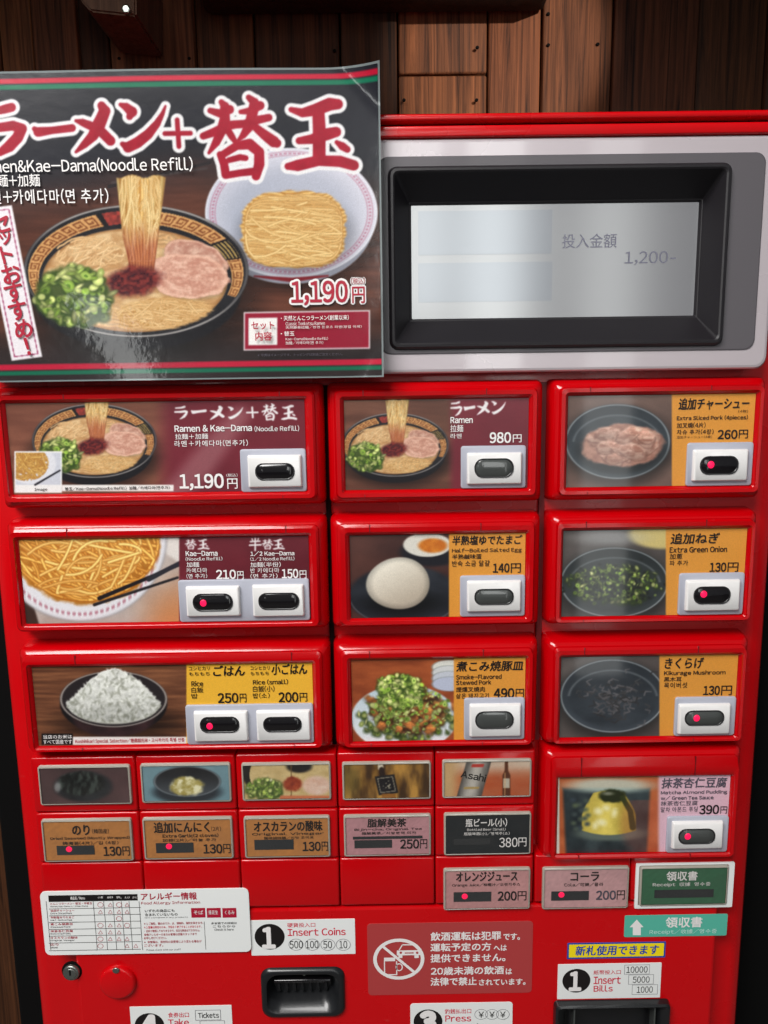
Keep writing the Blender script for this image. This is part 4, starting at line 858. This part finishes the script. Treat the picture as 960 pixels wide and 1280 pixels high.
label_button((CX[4], CX[5], *zl), (555.5, 1016.5, 663, 1067.5), BK2, (567, 1048, 613, 1056), None, [('瓶ビール(小)', (582, 1023, 634, 1033.5), 0, .02), ('Bottled Beer (Small)', (584, 1035, 632, 1038.6), 0, .01), ('瓶裝啤酒(小)／병맥주(소)', (580, 1040, 637, 1044), 0, .008), ('380', (624, 1047, 647, 1059), 0, .01), ('円', (648, 1047, 658, 1058), 0, .0)])
zb = (ZR[3], ZR[2])
for i in range(4): cell('blank_button', (CX[i], CX[i + 1], *zb))
label_button((CX[4], CX[5], *zb), (555, 1086, 662, 1136), (208, 150, 150), (567, 1115, 614, 1127), (581, 1121), [('オレンジジュース', (570, 1089.5, 647, 1101.5), 1, .03), ('Orange Juice／柳橙汁／오렌지주스', (565, 1104, 650, 1108.5), 1, .012), ('200', (622, 1114, 646, 1126), 1, .034)] + en(647, 1114, 658))
label_button((.1374, .2268, *zb), (678.5, 1084.5, 785, 1135), (208, 160, 162), (689, 1114, 736, 1125.5), (702, 1119), [('コーラ', (713, 1090, 749, 1101.5), 1, .03), ('Cola／可樂／콜라', (705, 1103.5, 754, 1108), 1, .012), ('200', (745, 1113, 770, 1125), 2, .034)] + en(771, 1113, 781))
label_button((.2268, .3215, *zb), (800, 1083, 909, 1131), (58, 108, 78), (818, 1112, 892, 1122), None, [('領収書', (833, 1089, 872, 1101), 0, .028), ('Receipt　収據　영수증', (816, 1103, 888, 1108.5), 0, .008)], cellname='receipt_button')
bm = bmesh.new(); R = RP(794, 1078.5, 916.5, 1134.5, .004); R2 = RP(800, 1083, 909, 1131, .003)
loft(bm, [ring(*R, .001, .0050), ring(*R, .001, .0036), ring(*off(R2, .0012), .002, .0034), ring(*off(R2, .0008), .002, .0049)], False, False); obj('receipt_button_frame', bm, CLEAR if False else PAPER, mac, 30)

# ---- lower door: service plate, coin slot, note slot, lock, knob
LP = (-.2935, .3105, .55, .9765)
bm = bmesh.new(); prof(bm, LP, [(0, .004, .0225), (0, .004, .0085), (-.0008, .004, .0068), (-.0028, .003, .0062)], True, False, 0, 4); svp = obj('service_plate', bm, RED, mac, 40)
YS = .0062
def offc(px, py, y): return P(px, py, y)
bm = bmesh.new()
x, z = P(90, 1214, YS); disc(bm, x, z, .0078, .0078, YS + .001, YS - .0035, 0, 24, .0012); disc(bm, x, z, .0055, .0055, YS - .003, YS - .0042, 0, 20, .0004); quad(bm, (x - .0008, x + .0008, z - .001, z + .0042), YS - .0044, 1); disc(bm, x, z, .0098, .0098, YS + .0012, YS - .0006, 1, 24, .0008)
obj('lock', bm, [CHROME, BODY], mac, 40)
bm = bmesh.new(); x, z = P(148, 1226, YS); disc(bm, x, z, .0172, .0168, YS + .001, YS - .0048, 0, 48, .0022); kn = obj('round_cover', bm, RED, mac, 50)
bm = bmesh.new(); x, z = P(145, 1213, YS - .0048); disc(bm, x, z, .0033, .0029, YS - .0046, YS - .0058, 0, 16, .0006); obj('screw', bm, CHROME, kn, 40)
CR = RP(328, 1210, 430, 1268, YS)
cut(svp, CR, .010)
bm = bmesh.new()
rr = [ring(*off(CR, .0012), .010, YS + .0004, 8), ring(*off(CR, .0002), .010, YS - .0030, 8), ring(*off(CR, -.0022), .011, YS - .0042, 8), ring(*off(CR, -.0046), .012, YS - .0030, 8)]
inner = (CR[0] + .006, CR[1] - .010, CR[2] + .010, CR[3] - .006)
rr += [ring(*inner, .013, YS + .006, 8), ring(*off(inner, -.003), .010, YS + .014, 8)]
loft(bm, rr, False, True); cs = obj('coin_slot', bm, SLOTB, mac, 50)
bm = bmesh.new(); n = 24
for i in range(n):
    pass
I2 = off(inner, -.004)
xs = np.linspace(I2[0] + .004, I2[1] - .004, 7)
for a in xs: slab(bm, (a - .0016, a + .0016, I2[2] + .003, I2[2] + .017), YS + .016, YS + .009, .0006, .0005)
obj('slot_teeth', bm, SLOTB, cs, 40)
bm = bmesh.new(); R = (inner[0] + .004, inner[1] - .002, inner[3] - .012, inner[3] - .0085)
slab(bm, R, YS + .013, YS + .002, .0012, .0012); x, z = P(380, 1219, YS); disc(bm, x, z, .0014, .0014, YS + .003, YS + .0008, 1, 10); obj('slot_shutter', bm, [LENS, CHROME], cs, 40)
BR_ = RP(691, 1250, 831, 1400, YS)
cut(svp, BR_, .004)
bm = bmesh.new()
rr = [ring(*off(BR_, .0008), .004, YS + .0004), ring(*BR_, .004, YS - .006), ring(*off(BR_, -.0018), .004, YS - .0075), ring(*off(BR_, -.004), .003, YS - .006), ring(*off(BR_, -.012), .003, YS + .004), ring(*off(BR_, -.014), .002, YS + .014)]
loft(bm, rr, False, True); ns = obj('note_slot', bm, SLOTB, mac, 40)
bm = bmesh.new(); x0, _ = P(716, 1270, YS); slab(bm, (x0, x0 + .0016, BR_[2] + .014, BR_[3] - .005), YS + .008, YS - .003, .0004, .0004); obj('slot_guide', bm, LENSG, ns)
bm = bmesh.new(); x0, _ = P(816, 1270, YS); slab(bm, (x0, x0 + .0016, BR_[2] + .014, BR_[3] - .005), YS + .008, YS - .003, .0004, .0004); obj('slot_guide', bm, LENSG, ns)

# ------------------------------------------------------------------ signs stuck on the door
def sign(name, bx, base, label, cat, y=YS, th=.0004, r=.0006, group=None):
    R = RP(*bx, y - th); o = thing(name, ((R[0] + R[1]) / 2, y, R[2]), label, cat, group)
    bm = bmesh.new(); slab(bm, R, y - .00005, y - th, r, .0001); obj('sheet', bm, base, o)
    return o, y - th - .0002
def num_circle(t, o, s, cx, cy, r, y, box):
    bm = bmesh.new(); X, Z = P(cx, cy, y); k = P(cx + r, cy, y)[0] - X; disc(bm, X, Z, k, k * .95, y + .0001, y, 0, 36); obj('number_disc', bm, T_BLK, o)
    t.put(s, box, y - .0002, 0, .05 if s == '1' else .09)
SM = [T_WHT, T_BLK, T_RED, T_BRED, T_BLU, T_GRY, T_LTG]
# coins
o, y = sign('coin_sign', (313.5, 1149.5, 444, 1193.5), PAPER, 'white Insert Coins sticker with a number 1 above the coin slot', 'sign'); t = Text()
num_circle(t, o, '1', 337, 1171, 18.8, y, (327, 1158.5, 344.5, 1186)); t.put('硬貨投入口', (359, 1153.5, 394, 1159), y, 3, .004); t.put('Insert Coins', (359.5, 1160, 432, 1169.5), y, 3, .02)
bm = bmesh.new()
for i, cx in enumerate((370, 390.3, 409.8, 429)):
    X, Z = P(cx, 1180.8, y); annulus(bm, X, Z, .0069, .0061, .00035, y - .00004 * i)
obj('coin_outlines', bm, T_GRY, o)
for s, b in (('500', (362, 1176, 378.5, 1185.5)), ('100', (382, 1176, 398, 1185.5)), ('50', (404, 1176, 415, 1185.5)), ('10', (424, 1176, 434, 1185.5))): t.put(s, b, y, 1, .004)
t.build('lettering', SM, o)
# bills
o, y = sign('bill_sign', (697, 1204.5, 826, 1248), PAPER, 'white Insert Bills sticker with a number 1 above the note slot', 'sign'); t = Text()
num_circle(t, o, '1', 720.5, 1226, 17.5, y, (711, 1214, 727, 1239)); t.put('紙幣投入口', (742, 1212.5, 776, 1218), y, 3, .004); t.put('Insert', (742, 1220.5, 776, 1230), y, 3, .02); t.put('Bills', (742, 1231.5, 766, 1239.5), y, 3, .02)
bm = bmesh.new()
for i, b in enumerate(((780.5, 1206, 812, 1217.8), (785.5, 1218.3, 817, 1230.3), (790, 1230.8, 822, 1243))): frame(bm, RP(*b, y), .0003, y - .00003 * i)
obj('note_outlines', bm, T_GRY, o)
for s, b in (('10000', (783, 1208, 809.5, 1216)), ('5000', (791, 1220.5, 812, 1228.5)), ('1000', (796, 1233, 816, 1241))): t.put(s, b, y, 1, .004)
t.build('lettering', SM, o)
# tickets (runs out of the frame below)
o, y = sign('ticket_sign', (163.5, 1257.5, 290.5, 1302), PAPER, 'white Take Tickets sticker with a number 4, below the round red cover', 'sign'); t = Text()
num_circle(t, o, '4', 187, 1282, 18.5, y, (175, 1268, 198, 1296)); t.put('食券出口', (210, 1265.5, 236, 1271.8), y, 3, .004); t.put('Take', (210, 1273.5, 236, 1282), y, 3, .02); t.put('Tickets', (210, 1285, 242, 1294), y, 3, .02); t.put('Tickets', (247.5, 1265.5, 273.5, 1272.5), y, 1, .02)
bm = bmesh.new(); frame(bm, RP(244, 1262.5, 276, 1275.3, y), .0004, y); frame(bm, RP(250, 1275.8, 281, 1289, y), .0003, y - .00003); obj('ticket_outlines', bm, T_GRY, o); t.build('lettering', SM, o)
# receipt press
o, y = sign('change_sign', (513, 1253.5, 640.5, 1300), PAPER, 'white Press sticker with a number 3 and yen coins, below the red notice', 'sign', r=.003); t = Text()
num_circle(t, o, '3', 535, 1277, 18, y, (524, 1263, 546, 1291)); t.put('釣銭払出口', (556, 1261, 589, 1267), y, 3, .004); t.put('Press', (556.5, 1269, 589, 1277), y, 3, .02); t.put('to Receive', (556.5, 1279.5, 610, 1288), y, 1, .02)
bm = bmesh.new()
for i, cx in enumerate((601.5, 615, 628.5)):
    X, Z = P(cx, 1268, y); annulus(bm, X, Z, .0064, .0056, .00035, y - .00004 * i); t.put('¥', (cx - 3.5, 1264.5, cx + 3.5, 1272), y, 1, .004)
obj('coin_outlines', bm, T_GRY, o); t.build('lettering', SM, o)
# drink driving notice
o, y = sign('drinking_notice', (459.5, 1153, 665.5, 1242.5), DUSTY, 'dusty red notice about drink driving with a crossed out car and beer mug', 'notice', r=.0035); t = Text()
for s, b in (('飲酒運転は犯罪', (538, 1164.5, 626.5, 1175.5)), ('です。', (629, 1166.5, 650, 1175)), ('運転予定の方', (538, 1178.5, 614, 1189)), ('へは', (617, 1181, 633.5, 1188.5)), ('提供できません。', (538, 1192, 632, 1202.5)), ('20歳未満の飲酒', (538.5, 1208, 630, 1218.5)), ('は', (632, 1210.5, 640, 1218)), ('法律で禁止', (538, 1221.5, 596, 1232)), ('されています。', (598.5, 1223.5, 657, 1231.5))): t.put(s, b, y, 0, .034)
t.build('lettering', SM, o)
bm = bmesh.new(); X, Z = P(498.5, 1199, y); k = P(530.5, 1199, y)[0] - X
annulus(bm, X, Z, k, k * .9, .0034, y, 0, 40)
def seg_q(bm, a, b, w, y, mi=0):
    a = Vector(P(*a, y)); b = Vector(P(*b, y)); d = (b - a).normalized(); n = Vector((-d.y, d.x)) * w / 2
    poly(bm, [a - n, b - n, b + n, a + n], y, mi)
seg_q(bm, (476, 1181), (520, 1217), .0026, y - .00012); obj('ban_ring', bm, T_WHT, o)
bm = bmesh.new(); e = y + .00005       # beer mug and car
quad(bm, RP(480, 1197, 494, 1201.5, e), e)
for b in ((480, 1201.5, 481.3, 1219), (495.2, 1201.5, 496.5, 1219), (481.3, 1217.7, 495.2, 1219)): quad(bm, RP(*b, e), e)
X, Z = P(499, 1209, e); annulus(bm, X, Z, .0034, .0042, .0010, e, 0, 18)
for a, b in (((503, 1181), (520, 1181)), ((503, 1181), (499, 1187.5)), ((520, 1181), (524, 1187.5))): seg_q(bm, a, b, .0011, e)
quad(bm, RP(496, 1187.8, 527, 1194, e), e - .00003); quad(bm, RP(498, 1194, 503, 1197.5, e), e); quad(bm, RP(518, 1194, 523.5, 1197.5, e), e)
obj('pictogram', bm, T_WHT, o)
bm = bmesh.new()
for c in (501, 521.5): X, Z = P(c, 1190.8, y); disc(bm, X, Z, .0012, .0012, y, y - .0001, 0, 12)
quad(bm, RP(506, 1190.4, 517, 1191.8, y), y - .0001); obj('pictogram_cutouts', bm, DUSTY, o)
# new notes accepted
o, y = sign('new_notes_sticker', (709, 1178, 832, 1198), T_BLU, 'small yellow sticker with a blue border saying new notes are accepted', 'sticker'); bm = bmesh.new(); slab(bm, RP(711.3, 1180, 829.8, 1196, y), y + .0001, y, .0003, .00005); obj('yellow_field', bm, YELL, o); t = Text(); t.put('新札使用できます', (719, 1181.5, 824, 1194), y - .0002, 4, .03, .1); t.build('lettering', SM, o)
# receipt arrow
o, y = sign('receipt_sign', (780.5, 1143.5, 909, 1170.5), TEAL, 'teal receipt sticker with a white arrow under the green receipt button', 'sign', r=.0015); t = Text()
t.put('領収書', (832, 1146, 878, 1159.5), y, 0, .03); t.put('Receipt／收據／영수증', (812, 1161.5, 896, 1168), y, 6, .008); t.build('lettering', SM, o)
bm = bmesh.new(); poly(bm, [P(a, b, y) for a, b in ((791, 1169), (801, 1169), (801, 1159), (804.5, 1159), (796, 1149.5), (787, 1159), (791, 1159))], y); obj('arrow', bm, T_WHT, o)
# allergy card
o, y = sign('allergy_card', (53, 1112.5, 312.5, 1192), PAPER, 'white food allergy card with a table of circles and triangles, its corners rounded', 'card', y=YS - .0012, th=.0011, r=.005); t = Text()
bm = bmesh.new(); quad(bm, RP(60.5, 1118.5, 172, 1126.5, y), y)
gx = [60.5, 119, 132, 143.5, 154, 163.5, 176]; gy = [1126.5, 1135.3, 1143.8, 1152.3, 1161, 1169.3, 1178, 1187.5]
for g in gy[1:]: quad(bm, RP(61, g - .3, 176, g + .3, y), y)
for g in gx: quad(bm, RP(g - .25, 1126.5, g + .25, 1187.5, y), y - .00006)
quad(bm, RP(256, 1152, 256.5, 1187, y), y); obj('table_lines', bm, T_GRY if False else T_BLK, o)
t.put('商品名／Menu', (88, 1120.5, 106, 1124.8), y - .0001, 0, .01)
for x, s in zip((122, 134, 145, 155.5, 165.5), ('小麦', '卵', '乳', 'えび', 'かに')): t.put(s, (x, 1120.5, x + 7, 1123), y - .0001, 0, .0)
rows = ('とんこつラーメン・替玉・半替玉', '追加チャーシュー', '半熟塩ゆでたまご', '煮こみ焼豚皿', '抹茶杏仁豆腐', 'オスカランの酸味', 'のり'); sub = ('Ramen, Kae-Dama, 1/2 Kae-Dama', 'Extra Sliced Pork', 'Half-Boiled Egg', 'Stewed Pork', 'Matcha Almond Pudding', 'Original Vinegar', 'Dried Seaweed')
rg = np.random.default_rng(2); bo = bmesh.new()
marks = ['oaoa ', 'aaaa ', '  o  ', 'oaao ', 'aaa  ', 'oaaa ', 'o  aa']
for k in range(7):
    y0 = gy[k]; L = (52, 30, 30, 28, 28, 34, 10)[k]
    t.put(rows[k], (63, y0 + 1.4, 63 + L, y0 + 4.4), y, 2, .01); t.put(sub[k], (63, y0 + 5.3, 63 + L * .9, y0 + 7.4), y, 1, .004)
    for j, c in enumerate(marks[k]):
        cx, cy = (gx[j + 1] + gx[j + 2]) / 2, y0 + 4.4; X, Z = P(cx, cy, y)
        if c == 'o': annulus(bo, X, Z, .0027, .0025, .00035, y - .0001, 0, 18)
        if c == 'a':
            for a, b in (((cx - 2.6, cy + 2), (cx + 2.6, cy + 2)), ((cx + 2.6, cy + 2), (cx, cy - 2.3)), ((cx, cy - 2.3), (cx - 2.6, cy + 2))): seg_q(bo, a, b, .0003, y - .0001 - .00002 * rg.random())
obj('table_marks', bo, T_RED, o)
t.put('アレルギー情報', (176, 1115.5, 246, 1125), y, 2, .03); t.put('Food Allergy Information', (176.5, 1126.5, 250, 1131), y, 2, .014)
t.put('いずれの商品にも', (181, 1136.5, 218, 1140.2), y, 1, .014); t.put('含まれていないもの', (181, 1141.3, 222, 1145), y, 1, .014); t.put('Not contained in any products', (181, 1146, 235, 1148), y, 1, 0)
bm = bmesh.new()
for x in (239, 258.5, 278): quad(bm, RP(x, 1135, x + 17.5, 1147, y), y)
obj('red_tabs', bm, T_RED, o)
for x, s in ((242, 'そば'), (260.5, '落花生'), (281, 'くるみ')): t.put(s, (x, 1138, x + 12, 1143), y - .0002, 0, .006)
L = ['※1 ご飯粒、麺のゆで汁、水、調味料、飲料を除きます。', '※2 数量は限定のため、予告なく終了することがあります。', '・ 店内で調理しておりますので、完全な除去はできません。', '　 食物アレルギーのあるお客様は店舗スタッフまで', '　 お申し付けください。', '※ 本情報は、原材料の変更等により変わる場合が', '　 ございます。']
for k, s in enumerate(L): t.put(s, (180, 1152.5 + 4.6 * k, 180 + (74, 72, 70, 66, 28, 72, 24)[k], 1155.7 + 4.6 * k), y, 2 if k != 1 else 3, .008)
t.put('Please check with our staff', (183, 1186, 226, 1188.2), y, 1, 0)
for k, s in enumerate(('多言語での詳細は', 'こちらから', 'Check it here')): t.put(s, (264 + 2 * k, 1152.5 + 4 * k, 296 - 2 * k, 1155.3 + 4 * k), y, 1, .006)
t.build('lettering', SM, o)

# ------------------------------------------------------------------ the laminated poster hung over the top of the machine
YQ = -.0150
x0, z1 = P(-62, 93, YQ)[0], P(240, 88.5, YQ)[1]; x1, z0 = P(474.5, 280, YQ)[0], P(240, 472, YQ)[1]
PR = (x0, x1, z0, z1)
poster = thing('poster', ((x0 + x1) / 2, YQ, z0), 'large glossy laminated poster of ramen and noodle refill covering the upper left of the machine', 'poster')
def curl(X, Z):
    d = np.maximum(0, ((X - x1) + (Z - z1)) + .040); w = np.maximum(0, .5 * (z0 + .02 - Z) + (X - x1) + .02)
    return -6.5 * d ** 2 - 5 * w ** 2 - .0016 * np.sin((X - x0) * 21 + 1.2) * np.sin((Z - z0) * 17)
def p_poster(p):
    u, v = p.u, p.v
    v2 = v + .0155 * u                      # level lines of the print
    woodbg(p, (62, 34, 26), (118, 68, 50), 90, 7, 3)
    dk = 1 - ss(170, 262, v2 - .16 * np.abs(u - 240)); p.over(dk, tint(fbm(u / 90, v / 40, 8), (26, 27, 33), (40, 40, 48)))
    p.over(ss(390, 450, v2) * .93, tint(fbm(u / 60, v / 30, 18), (30, 26, 28), (52, 44, 44)))
    for a, b, c in ((98, 104.5, (196, 26, 56)), (106, 112, (20, 116, 84)), (456, 463, (190, 28, 58)), (464.5, 469.5, (20, 104, 76))): p.over(ss(a - .7, a + .7, v2) * (1 - ss(b - .7, b + .7, v2)), c)
    # noodle plate
    r = ell(u, v, 364, 266, 108, 81); p.mul(em(ell(u, v, 372, 282, 110, 80), 80, 14), .55)
    p.over(em(ell(u, v, 364, 276, 104, 79), 79, 1), (146, 148, 160)); g = np.clip(.55 + .3 * (u - 364) / 108 - .35 * (v - 266) / 81, 0, 1)
    p.over(em(r, 81, 1), tint(.5 * g + .5 * ss(.55, 1, r), (158, 164, 180), (222, 220, 230)))
    an = np.arctan2((v - 266) / 81, (u - 364) / 108); zig = np.abs(((an * 34) % 2) - 1)
    p.over((np.exp(-((r - .915) / .012) ** 2) * (zig > .35) + np.exp(-((r - .945) / .006) ** 2) * .8 + np.exp(-((r - .885) / .006) ** 2) * .8).clip(0, 1) * .75, (176, 84, 112)); p.over(np.exp(-((r - .99) / .01) ** 2) * .6, (240, 240, 246))
    q = np.maximum(np.abs(u - 367) / 64, np.abs(v - 288) / 47); pr = (np.abs((u - 367) / 65) ** 3.2 + np.abs((v - 287) / 48) ** 3.2) ** (1 / 3.2) + .10 * (fbm(u / 12, v / 6, 33) - .5)
    p.mul(em(ell(u, v, 370, 296, 72, 50), 50, 12), .7)
    wv = v + 5 * np.sin(u / 34 + 1) + 7 * fbm(u / 26, v / 12, 34) - 10 * ((u - 367) / 64) ** 2 * (v - 287) / 48
    st = .5 + .5 * np.sin(wv * 1.35); st = .65 * st + .35 * noise(u / 30, wv / 2.1, 36)
    p.over(em(pr, 48, 1.5), tint(st, (170, 112, 48), (246, 212, 138)) * (1.02 - .18 * ss(290, 335, v))[..., None]); p.over(em(ell(u, v, 372, 292, 22, 4, .02), 4, 3) * .4, (232, 150, 60))
    pm = em(pr, 48, 1.5); strands(p, 330, 367, 288, 60, 44, .03, .12, 84, 1.2, (196, 140, 72), (250, 220, 154), 21, shape=3.2, sag=-.05, clip=pm)
    p.over(1 - ss(-1.2, 1.2, seg(u, v, [(318, 345, 1), (365, 350, 3), (410, 345, 1)])), (120, 28, 36))
    # the big bowl
    sticks(p, 136, 233, 262, 203, 2.2, (40, 34, 36)); sticks(p, 140, 228, 258, 210, 1.6, (70, 60, 60))
    ramen(p, u, v, .8); ramen_onions(p)
    # title
    chs = 'ラーメン+替玉'
    d = np.full(u.shape, 1e9)
    for ch in chs:
        b = BR_BOX[ch]; sel = local(p, b[0] - 12, b[1] - 12, b[2] + 12, b[3] + 12); d[sel] = np.minimum(d[sel], brush(u[sel], v[sel], ch))
    p.over(1 - ss(-.6, .6, d - 5.6), (238, 236, 236)); p.over(1 - ss(-.6, .6, d - .6), tint(fbm(u / 14, v / 14, 2), (150, 14, 38), (176, 26, 50)))
    # slanted banner, white panel and red box
    tr, br_, bl = np.array((15.6, 257.)), np.array((53., 446.)), np.array((15., 451.)); e1 = (br_ - bl); L1 = np.hypot(*e1); e1 = e1 / L1; e2 = (tr - br_); L2 = np.hypot(*e2); e2 = e2 / L2
    A = np.linalg.inv(np.array([e1, e2]).T); s_, t_ = A[0, 0] * (u - bl[0]) + A[0, 1] * (v - bl[1]), A[1, 0] * (u - bl[0]) + A[1, 1] * (v - bl[1])
    dd = np.maximum(np.abs(s_ - L1 / 2) - L1 / 2, np.abs(t_ - L2 / 2) - L2 / 2); p.over(1 - ss(-.6, .6, dd), (240, 234, 238)); p.over((np.abs(dd + 4.5) < .6) * .9, (150, 40, 84))
    sk = .014 * (u - 384)
    def tb(a, b, c, e_, col): 
        m = np.maximum(np.abs(u - (a + c) / 2) - (c - a) / 2, np.abs(v + sk - (b + e_) / 2) - (e_ - b) / 2); p.over(1 - ss(-.6, .6, m), col)
    tb(304.5, 389, 462.5, 437, (236, 226, 228)); tb(306, 390.5, 461, 435.5, (150, 26, 50)); tb(310.5, 396.5, 346.5, 430.5, (244, 242, 238))
sheet = make_print('printed_sheet', PR, YQ, p_poster, POSTERPRINT, poster, .00050, curl)
# the clear laminate and board behind the print
bm = bmesh.new(); N = 110
E = off(PR, .0016)
gx_, gz_ = np.linspace(E[0], E[1], N), np.linspace(E[2], E[3], N)
def curl_s(x, z): return float(curl(np.float64(x), np.float64(z)))
ga = [[bm.verts.new((x, YQ + .0005 + curl_s(x, z), z)) for x in gx_] for z in gz_]; gb = [[bm.verts.new((x, YQ + .0015 + curl_s(x, z), z)) for x in gx_] for z in gz_]
for i in range(N - 1):
    for j in range(N - 1):
        bm.faces.new((ga[i][j], ga[i][j + 1], ga[i + 1][j + 1], ga[i + 1][j])); bm.faces.new((gb[i][j], gb[i + 1][j], gb[i + 1][j + 1], gb[i][j + 1]))
ed = [(0, j) for j in range(N)] + [(i, N - 1) for i in range(1, N)] + [(N - 1, j) for j in range(N - 2, -1, -1)] + [(i, 0) for i in range(N - 2, 0, -1)]
for k in range(len(ed)):
    (a, b), (c, d) = ed[k], ed[(k + 1) % len(ed)]; bm.faces.new((ga[a][b], gb[a][b], gb[c][d], ga[c][d]))
bmesh.ops.recalc_face_normals(bm, faces=bm.faces)
LAM = mat('laminate_edge', lin(128, 136, 136), .12, coat=.8)
obj('laminate_backing', bm, LAM, poster, 40)
t = Text(); y = YQ - .0022
t.put('Ramen&Kae-Dama(Noodle Refill)', (-32, 197, 241, 216), y, 0, .012); t.put('拉麺+加麺', (-18, 217.5, 50, 233.5), y, 0, .012); t.put('라멘+카에다마(면 추가)', (-26, 236, 135.5, 255), y, 0, .012)
for ch, px, py, h in zip('セットおすすめ！', (0, 7, 8.5, 14, 17.5, 22.5, 29, 34), (279, 298, 318, 342, 365, 388, 411, 433), (.017, .013, .016, .0165, .0165, .0165, .0165, .017)): t.at(ch, px, py, h, .2, y, 2, .035)
t.put('1,190', (363.5, 350.5, 435, 382), y, 0, .03, 0, .0016); t.put('1,190', (363.5, 350.5, 435, 382), y - .0004, 2, .03)
t.put('円', (440, 358, 456, 379), y, 0, .016, 0, .0011); t.put('円', (440, 358, 456, 379), y - .0004, 2, .016); t.put('(税込)', (439, 347.5, 456, 355), y, 0, .01, 0, .0009); t.put('(税込)', (439, 347.5, 456, 355), y - .0004, 2, .0)
t.put('セット', (314, 402, 343, 412), y, 2, .03); t.put('内容', (319, 414.5, 340, 426), y, 2, .03)
t.put('・天然とんこつラーメン(創業以来)', (351, 394, 436, 400.5), y, 0, .014); t.put('Classic Tonkotsu Ramen', (357, 402, 406, 406.5), y, 0, -.006); t.put('天然豚骨拉麺／천연 돈코츠 라멘(창업 이래)', (357, 407, 452, 410.5), y, 0, -.008)
t.put('・替玉', (351, 414, 368, 420), y, 0, .014); t.put('Kae-Dama(Noodle Refill)', (357, 421.5, 410, 425.5), y, 0, -.006); t.put('加麺／카에다마(면 추가)', (357, 426.5, 404, 430.5), y, 0, -.006)
t.put('※写真はイメージです。トッピングは別途ご注文ください。', (322, 441.5, 428, 445), y, 5, -.006)
t.build('lettering', SM, poster)
